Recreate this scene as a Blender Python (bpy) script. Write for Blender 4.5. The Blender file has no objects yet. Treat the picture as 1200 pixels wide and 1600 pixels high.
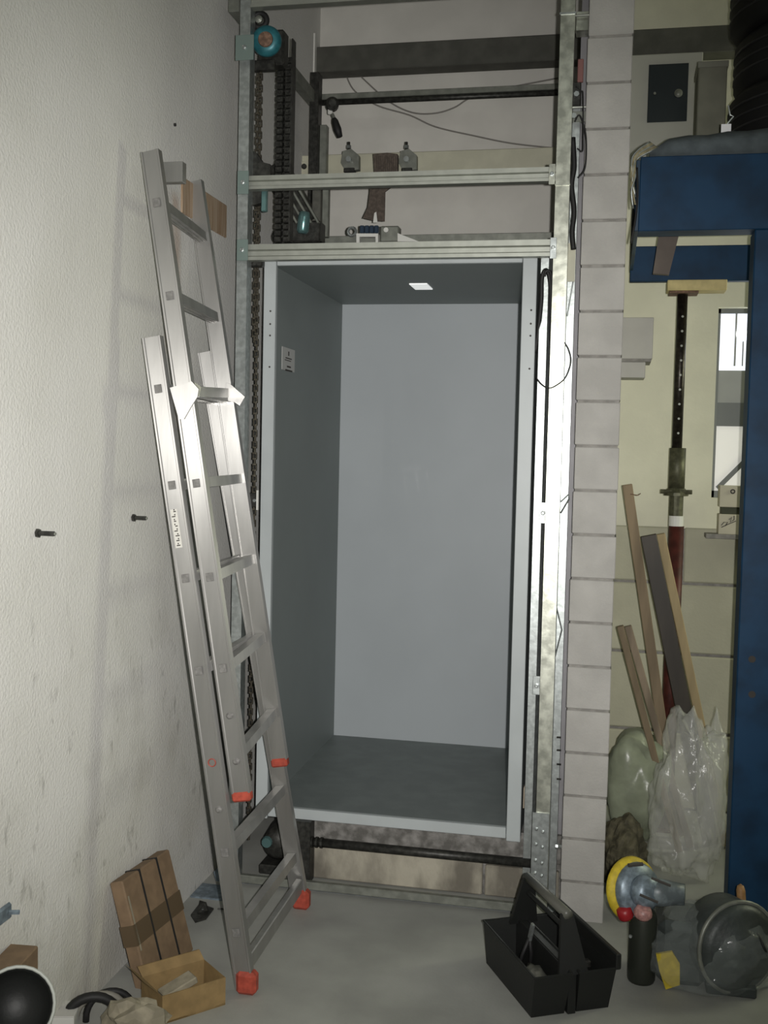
import bpy, bmesh, math, random
from mathutils import Vector, Matrix, Euler, noise
random.seed(7)
S = bpy.context.scene
COL = S.collection
V = Vector

# ------------------------------------------------------------------ camera
YAW, PITCH, ROLL, FPX, H = -.2023, -.0564, .0225, 1700., 1.55
fwd = V((math.sin(YAW)*math.cos(PITCH), math.cos(YAW)*math.cos(PITCH), math.sin(PITCH)))
r0 = V((math.cos(YAW), -math.sin(YAW), 0)); u0 = r0.cross(fwd)
rgt = math.cos(ROLL)*r0 + math.sin(ROLL)*u0
upv = -math.sin(ROLL)*r0 + math.cos(ROLL)*u0
CAM = V((0, 0, H))
cd = bpy.data.cameras.new('camera'); cam = bpy.data.objects.new('camera', cd); COL.objects.link(cam)
m = Matrix((rgt, upv, -fwd)).transposed().to_4x4(); m.translation = CAM
cam.matrix_world = m
cd.sensor_fit = 'VERTICAL'; cd.sensor_height = 36; cd.lens = FPX/1600*36
cd.clip_start = .05
S.camera = cam

def at(px, py, x=None, y=None, z=None):
    """point of the 1200x1600 photograph -> point of the room on a given plane"""
    d = fwd*FPX + rgt*(px-600) + upv*(800-py)
    if z is not None: t = (z-CAM.z)/d.z
    elif y is not None: t = (y-CAM.y)/d.y
    else: t = (x-CAM.x)/d.x
    return CAM + d*t

# ------------------------------------------------------------------ world, lights, exposure
w = bpy.data.worlds.new('world'); S.world = w; w.use_nodes = True
w.node_tree.nodes['Background'].inputs[0].default_value = (.80, .86, .88, 1)
w.node_tree.nodes['Background'].inputs[1].default_value = .032
S.view_settings.view_transform = 'Standard'; S.view_settings.look = 'None'
S.view_settings.gamma = 1; S.view_settings.use_curve_mapping = False
S.view_settings.exposure = 0.0

def light(name, kind, loc, target, energy, color, **kw):
    l = bpy.data.lights.new(name, kind); l.energy = energy; l.color = color
    for k, v in kw.items(): setattr(l, k, v)
    o = bpy.data.objects.new(name, l); COL.objects.link(o); o.location = loc
    o.rotation_euler = (V(target)-V(loc)).to_track_quat('-Z', 'Y').to_euler()
    return o
fl = CAM + rgt*.055 + upv*.012
light('camera_flash', 'SPOT', fl, CAM + fwd*4 + upv*.04 + rgt*-.27, 430, (1, .975, .94), spot_size=math.radians(74), spot_blend=1.0, shadow_soft_size=.012)
light('hall_daylight', 'AREA', (2.4, 4.50, 2.0), (.3, 4.90, 2.0), 24, (.97, 1, .74), shape='RECTANGLE', size=.5, size_y=1.0)
light('ambient_fill', 'AREA', (.9, 0.2, 3.6), (-.6, 3.2, .6), 6, (.92, 1, .9), shape='RECTANGLE', size=1.6, size_y=.3)  # unseen overhead area light, added as soft ambient fill

# ------------------------------------------------------------------ materials
MATS = {}
def mat(name, col, rough=.6, metal=0., var=.0, vscale=8., bump=0., bscale=60., alpha=1., trans=0., emit=0., col2=None, coat=0., spec=.5, stretch=(1, 1, 1), thr=(.4, .65), ior=1.45):
    if name in MATS: return MATS[name]
    mt = bpy.data.materials.new(name); mt.use_nodes = True; nt = mt.node_tree; N = nt.nodes; L = nt.links
    b = N['Principled BSDF']
    b.inputs['Roughness'].default_value = rough; b.inputs['Metallic'].default_value = metal
    b.inputs['Alpha'].default_value = alpha; b.inputs['Transmission Weight'].default_value = trans
    b.inputs['Coat Weight'].default_value = coat; b.inputs['Specular IOR Level'].default_value = spec
    b.inputs['IOR'].default_value = ior
    b.inputs['Coat Roughness'].default_value = .04
    c = (*col, 1); b.inputs['Base Color'].default_value = c
    tc = N.new('ShaderNodeTexCoord'); mp = N.new('ShaderNodeMapping'); mp.inputs['Scale'].default_value = stretch
    geo = N.new('ShaderNodeNewGeometry')
    L.new(geo.outputs['Position'], mp.inputs['Vector'])
    if var or col2:
        n = N.new('ShaderNodeTexNoise'); n.inputs['Scale'].default_value = vscale; n.inputs['Detail'].default_value = 5
        L.new(mp.outputs[0], n.inputs['Vector'])
        r = N.new('ShaderNodeValToRGB'); r.color_ramp.elements[0].position = thr[0]; r.color_ramp.elements[1].position = thr[1]
        c2 = col2 or tuple(x*(1-var) for x in col)
        c1 = col if col2 else tuple(min(1, x*(1+var*.6)) for x in col)
        r.color_ramp.elements[0].color = (*c2, 1); r.color_ramp.elements[1].color = (*c1, 1)
        L.new(n.outputs['Fac'], r.inputs[0]); L.new(r.outputs[0], b.inputs['Base Color'])
    if bump:
        n2 = N.new('ShaderNodeTexNoise'); n2.inputs['Scale'].default_value = bscale; n2.inputs['Detail'].default_value = 4
        L.new(mp.outputs[0], n2.inputs['Vector'])
        bp = N.new('ShaderNodeBump'); bp.inputs['Strength'].default_value = bump; bp.inputs['Distance'].default_value = .004
        L.new(n2.outputs['Fac'], bp.inputs['Height']); L.new(bp.outputs[0], b.inputs['Normal'])
    if emit:
        b.inputs['Emission Color'].default_value = c; b.inputs['Emission Strength'].default_value = emit
    MATS[name] = mt
    return mt

galv = mat('galvanised_steel', (.48, .515, .505), .40, .82, var=.18, vscale=60, bump=.15, bscale=30)
galvy = mat('passivated_steel', (.56, .575, .495), .36, .85, var=.3, vscale=30, bump=.1, bscale=30)
alu = mat('aluminium', (.46, .455, .44), .36, .80, var=.12, vscale=14, bump=.1, bscale=40, stretch=(1, 1, .15))
_n = alu.node_tree.nodes; _b = _n['Principled BSDF']; _b.inputs['Anisotropic'].default_value = .88   # brushed lengthwise
_x = _n.new('ShaderNodeVectorMath'); _x.operation = 'CROSS_PRODUCT'; _x.inputs[1].default_value = (.05, .12, 1)
_g = _n.new('ShaderNodeNewGeometry'); alu.node_tree.links.new(_g.outputs['True Normal'], _x.inputs[0]); alu.node_tree.links.new(_x.outputs[0], _b.inputs['Tangent'])
aluD = mat('aluminium_plug', (.24, .235, .225), .55, .5, var=.2, vscale=90)
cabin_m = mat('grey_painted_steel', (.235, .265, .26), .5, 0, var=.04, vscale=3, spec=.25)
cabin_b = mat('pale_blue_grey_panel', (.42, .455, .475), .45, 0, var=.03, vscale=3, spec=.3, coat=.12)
cabf_m = mat('pale_grey_frame', (.44, .475, .48), .4, .0, var=.05, vscale=6)
plaster = None
blockm = mat('sand_lime_block', (.415, .405, .38), .85, 0, var=.10, vscale=7, bump=.35, bscale=150)
mortar = mat('mortar', (.27, .26, .24), .95, 0, var=.2, vscale=30, bump=.4, bscale=90)
dirtyblock = mat('stained_block', (.44, .41, .33), .9, 0, vscale=9, bump=.4, bscale=120, col2=(.17, .155, .125), stretch=(1, 1, .5))
roughc = mat('rough_concrete', (.27, .26, .245), .95, 0, vscale=26, bump=.8, bscale=80, col2=(.12, .115, .105))
backw = mat('back_wall_plaster', (.63, .615, .57), .9, 0, var=.06, vscale=5, bump=.15, bscale=70)
hallp = mat('cream_plaster', (.70, .69, .55), .9, 0, var=.06, vscale=5, bump=.15, bscale=70)
halw = mat('cream_block', (.46, .45, .345), .9, 0, var=.08, vscale=5, bump=.25, bscale=90)
floorm = mat('concrete_floor', (.345, .35, .325), .62, 0, var=.16, vscale=3.2, bump=.12, bscale=120)
blue = mat('blue_paint', (.006, .036, .085), .55, 0, spec=.3, var=.3, vscale=9, bump=.15, bscale=30, thr=(.3, .6))
dark = mat('dark_oily_steel', (.045, .045, .04), .45, .4, var=.4, vscale=60, bump=.2, bscale=80)
brownsteel = mat('dark_primed_steel', (.10, .10, .085), .5, .2, var=.25, vscale=30)
beamm = mat('dark_lintel_paint', (.085, .085, .072), .7, 0, var=.2, vscale=12)
greysteel = mat('grey_green_steel', (.22, .23, .20), .45, .35, var=.2, vscale=25)
chainm = mat('oiled_chain', (.15, .135, .105), .35, .7, var=.4, vscale=200)
black = mat('black_plastic', (.012, .013, .012), .5, 0, bump=.1, bscale=100)
rubber = mat('black_rubber', (.014, .014, .014), .6)
red = mat('red_plastic', (.38, .065, .04), .5, var=.2, vscale=60)
redp = mat('red_primer', (.075, .017, .012), .5, .1, var=.35, vscale=25)
teal = mat('teal_paint', (.03, .16, .19), .4, .2, var=.2, vscale=60)
rust = mat('rusty_face', (.20, .12, .08), .7, .2, var=.4, vscale=90)
white = mat('white_plastic', (.66, .66, .62), .5)
cream = mat('cream_painted_steel', (.50, .49, .38), .5, .0, var=.08, vscale=12)
card = mat('brown_cardboard', (.20, .135, .08), .8, 0, var=.14, vscale=25)
cardy = mat('ochre_cardboard', (.26, .175, .075), .8, 0, var=.14, vscale=25)
tapem = mat('brown_tape', (.10, .07, .04), .35)
paper = mat('beige_paper', (.29, .26, .19), .85, var=.2, vscale=30)
wood = mat('pine_wood', (.36, .28, .15), .7, 0, var=.25, vscale=14, bump=.2, bscale=50, stretch=(1, 1, .12))
woodr = mat('reddish_wood', (.23, .175, .11), .75, 0, var=.3, vscale=14, bump=.2, bscale=50, stretch=(1, 1, .12))
woodg = mat('weathered_wood', (.24, .19, .135), .8, 0, var=.35, vscale=16, bump=.2, bscale=50, stretch=(1, 1, .12))
woodd = mat('dark_film_ply', (.040, .032, .023), .55, 0, var=.3, vscale=12, stretch=(1, 1, .2))
woody = mat('yellow_timber', (.62, .52, .25), .7, 0, var=.15, vscale=20)
plaque = mat('faded_stained_board', (.25, .15, .075), .8, 0, vscale=60, col2=(.42, .33, .24), stretch=(1, 3, .1))
yellow = mat('yellow_foam', (.55, .42, .03), .6, var=.15, vscale=60)
bluegrey = mat('blue_grey_metal', (.20, .25, .29), .4, .3, var=.3, vscale=60)
poly = mat('clear_film', (.72, .73, .68), .2, 0, alpha=.30, bump=1.2, bscale=26, spec=.8)
polyg = mat('green_film', (.30, .33, .24), .3, 0, alpha=.9, bump=.9, bscale=14, var=.2, vscale=12)
glass = mat('daylit_pane', (.86, .90, 1.0), .3, emit=.95)
lampm = mat('lamp_lens', (.95, .97, .95), .3, emit=.55)
cloth = mat('brown_webbing', (.10, .08, .065), .9, var=.25, vscale=80)
matm = mat('grey_felt', (.10, .12, .13), .95, var=.2, vscale=20, bump=.4)
straw = mat('straw_rope', (.30, .27, .17), .9, var=.3, vscale=60)
panelg = mat('grey_window_panel', (.30, .31, .30), .5, var=.05)
paneld = mat('dark_window_rail', (.13, .14, .14), .5)
inkm = mat('dark_print', (.05, .045, .04), .8)
purple = mat('grey_strip', (.24, .235, .245), .55, .1, var=.1)

def wall_mat():
    mt = mat('white_rough_plaster', (.70, .69, .66), .92)
    nt = mt.node_tree; N = nt.nodes; L = nt.links; b = N['Principled BSDF']
    geo = N.new('ShaderNodeNewGeometry')
    sep = N.new('ShaderNodeSeparateXYZ'); L.new(geo.outputs['Position'], sep.inputs[0])
    def noise_(scale, stretch=(1, 1, 1), det=6):
        mp = N.new('ShaderNodeMapping'); mp.inputs['Scale'].default_value = stretch
        L.new(geo.outputs['Position'], mp.inputs[0])
        n = N.new('ShaderNodeTexNoise'); n.inputs['Scale'].default_value = scale; n.inputs['Detail'].default_value = det
        L.new(mp.outputs[0], n.inputs['Vector']); return n.outputs['Fac']
    def ramp(src, a, bb, ca=0, cb=1):
        r = N.new('ShaderNodeMapRange'); r.clamp = True
        r.inputs[1].default_value = a; r.inputs[2].default_value = bb; r.inputs[3].default_value = ca; r.inputs[4].default_value = cb
        L.new(src, r.inputs[0]); return r.outputs[0]
    def mul(a, c):
        m_ = N.new('ShaderNodeMath'); m_.operation = 'MULTIPLY'; L.new(a, m_.inputs[0])
        if isinstance(c, float): m_.inputs[1].default_value = c
        else: L.new(c, m_.inputs[1])
        return m_.outputs[0]
    def mix(f, a, c):
        x = N.new('ShaderNodeMix'); x.data_type = 'RGBA'; L.new(f, x.inputs[0])
        if isinstance(a, tuple): x.inputs[6].default_value = (*a, 1)
        else: L.new(a, x.inputs[6])
        x.inputs[7].default_value = (*c, 1); return x.outputs[2]
    base = mix(ramp(noise_(2.2), .35, .65), (.69, .685, .66), (.63, .625, .59))
    low = ramp(sep.outputs[2], 1.35, .75)            # scuffed lower half
    smears = mul(mul(ramp(noise_(7, (1, 1, .7)), .52, .72), low), .30)
    c = mix(smears, base, (.36, .35, .30))
    specks = mul(mul(ramp(noise_(26, (1, 1, .45)), .62, .72), low), .5)
    c = mix(specks, c, (.22, .215, .20))
    d3 = mul(ramp(noise_(1.3), .45, .6), mul(ramp(sep.outputs[2], .9, .15), .5))
    c = mix(d3, c, (.42, .40, .33))
    # rusty run-down below the old board
    yb = mul(ramp(sep.outputs[1], 3.19, 3.22), ramp(sep.outputs[1], 3.33, 3.28))
    zb = mul(ramp(sep.outputs[2], 2.36, 2.32), ramp(sep.outputs[2], 1.35, 2.0))
    st = mul(mul(yb, zb), ramp(noise_(9, (1, 1, .35)), .38, .6))
    c = mix(mul(st, .75), c, (.40, .26, .17))
    L.new(c, b.inputs['Base Color'])
    bp = N.new('ShaderNodeBump'); bp.inputs['Strength'].default_value = .55; bp.inputs['Distance'].default_value = .004
    n = N.new('ShaderNodeTexNoise'); n.inputs['Scale'].default_value = 120; n.inputs['Detail'].default_value = 3
    L.new(geo.outputs['Position'], n.inputs['Vector']); L.new(n.outputs['Fac'], bp.inputs['Height'])
    L.new(bp.outputs[0], b.inputs['Normal'])
    return mt
plaster = wall_mat()

# ------------------------------------------------------------------ mesh helpers
class MB:
    def __init__(s): s.bm = bmesh.new()
    def poly(s, pts, faces):
        vs = [s.bm.verts.new(V(p)) for p in pts]
        for f in faces:
            try: s.bm.faces.new([vs[i] for i in f])
            except ValueError: pass
        return s
    def box(s, a, b, bev=0):
        a, b = V(a), V(b)
        lo = V([min(a[i], b[i]) for i in range(3)]); hi = V([max(a[i], b[i]) for i in range(3)])
        return s.obox((lo+hi)/2, (hi-lo), bev=bev)
    def obox(s, c, size, ax=V((1, 0, 0)), ay=V((0, 1, 0)), az=V((0, 0, 1)), bev=0):
        bm = bmesh.new(); bmesh.ops.create_cube(bm, size=1)
        for v in bm.verts:
            v.co = V((v.co.x*size[0], v.co.y*size[1], v.co.z*size[2]))
        if bev: bmesh.ops.bevel(bm, geom=bm.edges[:], offset=min(bev, min(size)*.45), segments=1, affect='EDGES')
        for v in bm.verts: v.co = V(c) + ax*v.co.x + ay*v.co.y + az*v.co.z
        s.add(bm); return s
    def add(s, bm):
        me = bpy.data.meshes.new('tmp'); bm.to_mesh(me); bm.free(); s.bm.from_mesh(me); bpy.data.meshes.remove(me)
    def extr(s, prof, p0, p1, ax, ay):
        """sweep a 2D outline from p0 to p1; ax, ay are the outline's axes"""
        p0, p1, ax, ay = V(p0), V(p1), V(ax), V(ay); n = len(prof)
        pts = [p0+ax*a+ay*b for a, b in prof]+[p1+ax*a+ay*b for a, b in prof]
        fs = [(i, (i+1) % n, n+(i+1) % n, n+i) for i in range(n)]+[tuple(range(n-1, -1, -1)), tuple(range(n, 2*n))]
        return s.poly(pts, fs)
    def bar(s, p0, p1, w, t, side=None, bev=0):
        """rectangular bar; w across `side`, t across the third axis"""
        p0, p1 = V(p0), V(p1); d = (p1-p0); L_ = d.length; d = d/L_
        side = V(side) if side is not None else V((1, 0, 0))
        side = (side - d*side.dot(d)).normalized(); th = d.cross(side)
        return s.obox((p0+p1)/2, (w, t, L_), side, th, d, bev)
    def tube(s, pts, r, n=8, close=False):
        pts = [V(p) for p in pts]; rings = []; prev = None
        for i, p in enumerate(pts):
            if close: d = (pts[(i+1) % len(pts)]-pts[i-1])
            else: d = pts[min(i+1, len(pts)-1)]-pts[max(i-1, 0)]
            d.normalize()
            if prev is None: a = d.orthogonal().normalized()
            else: a = (prev-d*prev.dot(d)).normalized()
            prev = a; b = d.cross(a)
            rr = r[i] if isinstance(r, (list, tuple)) else r
            rings.append([s.bm.verts.new(p+a*rr*math.cos(2*math.pi*k/n)+b*rr*math.sin(2*math.pi*k/n)) for k in range(n)])
        m_ = len(rings)
        for i in range(m_ if close else m_-1):
            A, B = rings[i], rings[(i+1) % m_]
            for k in range(n): s.bm.faces.new((A[k], A[(k+1) % n], B[(k+1) % n], B[k]))
        if not close: s.bm.faces.new(rings[0][::-1]); s.bm.faces.new(rings[-1])
        return s
    def lathe(s, prof, c, axis=(0, 0, 1), n=24):
        """prof: (radius, height) pairs along axis from c"""
        c, ax = V(c), V(axis).normalized(); a = ax.orthogonal().normalized(); b = ax.cross(a)
        rings = []
        for r, h in prof:
            rings.append([s.bm.verts.new(c+ax*h+(a*math.cos(2*math.pi*k/n)+b*math.sin(2*math.pi*k/n))*max(r, 1e-4)) for k in range(n)])
        for A, B in zip(rings, rings[1:]):
            for k in range(n): s.bm.faces.new((A[k], A[(k+1) % n], B[(k+1) % n], B[k]))
        if prof[0][0] > 1e-3: s.bm.faces.new(rings[0][::-1])
        if prof[-1][0] > 1e-3: s.bm.faces.new(rings[-1])
        return s
    def plate(s, pts, nrm, t):
        """flat polygon given its thickness"""
        nrm = V(nrm).normalized(); n = len(pts)
        P = [V(p)-nrm*t/2 for p in pts]+[V(p)+nrm*t/2 for p in pts]
        return s.poly(P, [(i, (i+1) % n, n+(i+1) % n, n+i) for i in range(n)]+[tuple(range(n-1, -1, -1)), tuple(range(n, 2*n))])
    def build(s, name, mt, parent=None, smooth=False, **props):
        o_ = V((0, 0, 0))
        if parent is not None:
            q = parent
            while q is not None: o_ += V(q.location); q = q.parent
            for v in s.bm.verts: v.co -= o_
        bmesh.ops.recalc_face_normals(s.bm, faces=s.bm.faces[:])
        me = bpy.data.meshes.new(name); s.bm.to_mesh(me); s.bm.free()
        if smooth:
            for p in me.polygons: p.use_smooth = True
        ms = mt if isinstance(mt, (list, tuple)) else [mt]
        for x in ms: me.materials.append(x)
        o = bpy.data.objects.new(name, me); COL.objects.link(o)
        if parent is not None: o.parent = parent
        for k, v in props.items(): o[k] = v
        return o

def thing(name, label, cat, loc, group=None):
    o = bpy.data.objects.new(name, None); COL.objects.link(o); o.location = loc
    o['label'] = label; o['category'] = cat
    if group: o['group'] = group
    o.empty_display_size = .05
    return o
def struct(name, mb, mt, label=None):
    o = mb.build(name, mt); o['kind'] = 'structure'
    if label: o['label'] = label
    return o
def tag(o, label, cat, group=None):
    o['label'] = label; o['category'] = cat
    if group: o['group'] = group
    return o
X, Y, Z = V((1, 0, 0)), V((0, 1, 0)), V((0, 0, 1))
def bez(pts, n=8):
    """smooth polyline through points (Catmull-Rom)"""
    P = [V(p) for p in pts]; P = [P[0]*2-P[1]]+P+[P[-1]*2-P[-2]]; out = []
    for i in range(1, len(P)-2):
        for k in range(n):
            t = k/n; a, b, c, d = P[i-1], P[i], P[i+1], P[i+2]
            out.append(.5*((2*b)+(c-a)*t+(2*a-5*b+4*c-d)*t*t+(3*b-a-3*c+d)*t**3))
    out.append(P[-2]); return out
def circ(c, ax, r, n=16):
    ax = V(ax).normalized(); a = ax.orthogonal().normalized(); b = ax.cross(a)
    return [V(c)+(a*math.cos(2*math.pi*k/n)+b*math.sin(2*math.pi*k/n))*r for k in range(n)]
def bolt(c, ax, r, h, name, mt, parent, **p):
    return MB().lathe([(r*1.5, 0), (r*1.5, h*.25), (r, h*.3), (r, h)], c, ax, 6).build(name, mt, parent, **p)

# ================================================================== SETTING
XL = -1.365          # face of the left wall
YB = 4.95            # face of the back wall
YF = 3.61            # front face of the dividing wall
CEIL = 3.85
struct('floor', MB().box((-1.7, -1.2, -.12), (3.2, YB+.2, 0)), floorm)
struct('wall_left', MB().box((XL-.2, -1.2, 0), (XL, YB+.2, CEIL)), plaster)
struct('ceiling', MB().box((-1.7, 1.2, CEIL), (3.2, YB+.2, CEIL+.12)), backw)
struct('wall_right', MB().box((2.9, 1.2, 0), (3.1, YB+.2, CEIL)), halw)

# back wall: plastered above, coursed blocks below, a window on the right
wz0, wz1, wx0, wx1 = at(1118, 778, y=YB).z, at(1118, 480, y=YB).z, .445, 1.5
led = at(1085, 822, y=YB).z
wb = MB()
wb.box((XL, YB, .0), (-.04, YB+.18, CEIL))
back = struct('wall_back', wb, backw)
wb = MB()
wb.box((-.04, YB, .0), (wx0, YB+.18, CEIL))
wb.box((wx1, YB, 0), (2.95, YB+.18, CEIL))
wb.box((wx0, YB, 0), (wx1, YB+.18, wz0)); wb.box((wx0, YB, wz1), (wx1, YB+.18, CEIL))
struct('wall_hall', wb, hallp)
# window
win = MB()
for x0, x1 in ((wx0, wx0+.015), (wx1-.03, wx1), (wx0+.55, wx0+.58)): win.box((x0, YB+.05, wz0), (x1, YB+.10, wz1))
win.box((wx0, YB+.05, wz1-.02), (wx1, YB+.10, wz1)); win.box((wx0, YB+.05, wz0), (wx1, YB+.10, wz0+.03))
win = struct('window_1', win, paneld)
zA, zB, zC = at(1118, 577, y=YB).z, at(1118, 628, y=YB).z, at(1118, 665, y=YB).z
MB().box((wx0+.015, YB+.07, zA), (wx0+.55, YB+.08, wz1-.02)).build('pane', glass, win)
MB().box((wx0+.58, YB+.07, zA), (wx1-.03, YB+.08, wz1-.02)).build('pane', glass, win)
MB().box((wx0+.015, YB+.06, zB), (wx1-.03, YB+.085, zA)).build('grey_panel', panelg, win)
MB().box((wx0+.015, YB+.055, zC), (wx1-.03, YB+.09, zB)).build('window_rail', paneld, win)
MB().box((wx0+.015, YB+.07, wz0+.03), (wx0+.55, YB+.08, zC)).build('pane', mat('dull_pane', (.62, .61, .57), .4, emit=.45), win)
MB().box((wx0+.58, YB+.07, wz0+.03), (wx1-.03, YB+.08, zC)).build('pane', MATS['dull_pane'], win)
MB().box((wx0+.078, YB+.062, zA+.02), (wx0+.086, YB+.07, wz1-.02)).build('window_bar', panelg, win)
MB().box((wx0+.112, YB+.062, zA+.02), (wx0+.117, YB+.07, wz1-.14)).build('window_bar', panelg, win)
MB().bar((wx0+.03, YB+.064, wz0+.04), (wx0+.17, YB+.064, zC-.12), .02, .008, X).build('window_bar', paneld, win)
MB().tube([(wx0+.085, YB+.058, zA+.16), (wx0+.5, YB+.058, zA+.16)], .012).build('tube_lamp', mat('bright_tube', (1, 1, 1), .3, emit=3), win)

# lower hall wall of large blocks, right of the dividing wall
core = struct('trim_1', MB().box((.03, YB-.055, 0), (2.9, YB, led-.012)), mortar)
nb = 0
zc = 0
courses = [0, .345, .69, 1.0, led]
blk = []
for ci in range(4):
    z0, z1 = courses[ci]+.006, courses[ci+1]-.006
    xx = .035-(.3 if ci % 2 else 0)
    while xx < 2.3:
        a = max(xx, .035); b_ = xx+.59
        if b_-a > .05:
            o = MB().box((a, YB-.065-random.random()*.004, z0), (b_, YB-.03, z1), .006).build('block', halw, core)
        xx += .6

# dividing wall of sand-lime blocks, 14.5 cm courses, seen end-on
px0, px1 = -.1098, .0314
div = struct('wall_middle', MB().box((px0+.004, YF+.004, 0), (px1-.004, YB, CEIL)), mortar)
def shared_block(me_cache={}):
    if 'm' not in me_cache:
        bm = bmesh.new(); bmesh.ops.create_cube(bm, size=1)
        for v in bm.verts: v.co = V((v.co.x*(px1-px0), v.co.y*.246, v.co.z*.137))
        bmesh.ops.bevel(bm, geom=bm.edges[:], offset=.0022, segments=1, affect='EDGES')
        me = bpy.data.meshes.new('block'); bm.to_mesh(me); bm.free(); me.materials.append(blockm); me_cache['m'] = me
    return me_cache['m']
zk = 2.8848
n0 = 20
for j in range(27):
    zz = zk-.145*n0+.145*j+.0725
    if zz > CEIL-.07: break
    for k in range(5):
        yy = YF+.123+k*.2525
        if yy+.123 > YB: continue
        o = bpy.data.objects.new('block', shared_block()); COL.objects.link(o); o.parent = div
        o.location = ((px0+px1)/2+random.uniform(-.0016, .0016), yy+random.uniform(-.002, .002), zz)

# low block upstand that closes the pit under the cabin
up = struct('trim_2', MB().box((-1.0, 3.745, 0), (px0-.004, YB, .235)), roughc)
MB().box((-1.0, 3.736, .135), (px0-.004, 3.75, .235), .003).build('mortar_band', roughc, up)
for a, b_, zt in ((-.995, -.385, .128), (-.375, px0-.01, .112)):
    MB().box((a, 3.726, .004), (b_, 3.752, zt), .004).build('block', dirtyblock, up)
# dark lintel across the back wall
t3 = struct('trim_3', MB().box((XL+.0, YB-.10, at(885, 93, y=YB-.1).z), (2.9, YB, at(885, 52, y=YB-.1).z), .004), beamm)
MB().box((XL+.004, YB-.13, at(885, 93, y=YB-.1).z-.04), (XL+.012, YB-.09, at(885, 52, y=YB-.1).z+.05)).build('end_plate', white, t3)

# ================================================================== LIFT CABIN
cx0, cx1, cy0, cy1, cz0, cz1 = -1.207, -.2545, 3.694, 4.805, .228, 2.213
cab = thing('lift_cabin', 'open grey sheet-steel lift cabin standing between the galvanised posts', 'lift cabin', ((cx0+cx1)/2, cy0, cz0))
T = .012
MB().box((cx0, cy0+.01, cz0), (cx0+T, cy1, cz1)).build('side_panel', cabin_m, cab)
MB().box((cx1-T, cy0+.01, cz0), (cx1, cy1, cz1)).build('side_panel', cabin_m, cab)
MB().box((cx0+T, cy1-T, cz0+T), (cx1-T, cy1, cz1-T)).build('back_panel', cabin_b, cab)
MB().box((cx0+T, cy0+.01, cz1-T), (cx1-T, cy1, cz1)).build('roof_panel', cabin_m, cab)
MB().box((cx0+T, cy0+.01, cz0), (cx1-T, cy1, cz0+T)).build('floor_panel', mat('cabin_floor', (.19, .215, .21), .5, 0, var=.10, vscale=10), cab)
fw = .044
for xa, xb in ((cx0, cx0+fw), (cx1-fw-.004, cx1)):
    o = MB().box((xa, cy0, cz0-.012), (xb, cy0+.022, cz1), .002).build('jamb', cabf_m, cab)
    for zz in (2.03, 1.985, 1.945, 1.835):
        MB().lathe([(.0035, -.002), (.0035, .001)], ((xa+xb)/2+(.008 if xa > -1 else .004), cy0, zz), (0, -1, 0), 8).build('rivet_hole', inkm, o)
MB().box((cx0+fw+.002, cy0+.002, cz1-.024), (cx1-fw-.006, cy0+.022, cz1-.001), .002).build('head_rail', cabf_m, cab)
MB().box((cx0+fw+.002, cy0+.002, cz0-.004), (cx1-fw-.006, cy0+.022, cz0+.034), .002).build('sill_rail', cabf_m, cab)
lp = at(658, 447, z=cz1-T)
MB().box((lp.x-.035, lp.y-.07, cz1-T-.004), (lp.x+.035, lp.y+.07, cz1-T+.001)).build('ceiling_lamp', lampm, cab, label='small lit rectangular lamp in the cabin roof')
sa, sb = at(441, 541, x=cx0+T+.001), at(460, 582, x=cx0+T+.001)
stk = MB().box((cx0+T-.0005, sa.y, sb.z), (cx0+T+.0015, sb.y, sa.z)).build('sticker', mat('grey_sticker', (.52, .52, .50), .5), cab, label='pale grey instruction sticker on the dark side panel')
mk = MB()
yc = (sa.y+sb.y)/2; zt = sa.z
mk.box((cx0+T+.001, yc-.006, zt-.028), (cx0+T+.0022, yc+.006, zt-.012))
mk.box((cx0+T+.001, yc-.04, zt-.04), (cx0+T+.0022, yc+.04, zt-.036))
mk.box((cx0+T+.001, yc-.05, zt-.048), (cx0+T+.0022, yc+.03, zt-.045))
mk.box((cx0+T+.001, yc-.02, zt-.072), (cx0+T+.0022, yc+.03, zt-.066))
mk.box((cx0+T+.001, yc-.04, zt-.086), (cx0+T+.0022, yc+.05, zt-.08))
mk.build('print', inkm, stk)

# ================================================================== SHAFT FRAME
frame = thing('shaft_frame', 'galvanised steel shaft frame of posts and rails around the cabin', 'steel frame', (-.7, 3.6, 0))
YP = 3.575
def chan(p0, p1, wdir, w, depth, name, mt, parent, t=.003, **kw):
    """C section: web faces the camera, flanges go back"""
    wd = V(wdir); h = w/2
    prof = [(-h, 0), (h, 0), (h, depth), (h-t, depth), (h-t, t), (-h+t, t), (-h+t, depth), (-h, depth)]
    return MB().extr(prof, p0, p1, wd, Y).build(name, mt, parent, **kw)
# front right post, web to the camera
chan((-.174, YP, .0), (-.174, YP, 3.62), X, .045, .05, 'post', galvy, frame, label='yellowish galvanised front right post')
# front left post
chan((-1.255, YP+.02, .0), (-1.255, YP+.02, 3.62), X, .037, .05, 'post', galv, frame)
# guide channel between the cabin and the front right post
g1 = MB().extr([(-.243, 3.70), (-.217, 3.70), (-.192, 3.765), (-.196, 3.767), (-.220, 3.704), (-.240, 3.704), (-.240, 3.76), (-.243, 3.76)], (0, 0, .02), (0, 0, 2.22), X, Y).build('guide_rail', galv, frame)
# channel right of the front post, set back
chan((-.140, 3.66, .0), (-.140, 3.66, 2.72), X, .024, .05, 'guide_rail', galv, frame)
MB().box((-.137, 3.76, .0), (-.1085, 3.79, 3.6)).build('wall_strip', purple, frame)
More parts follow.
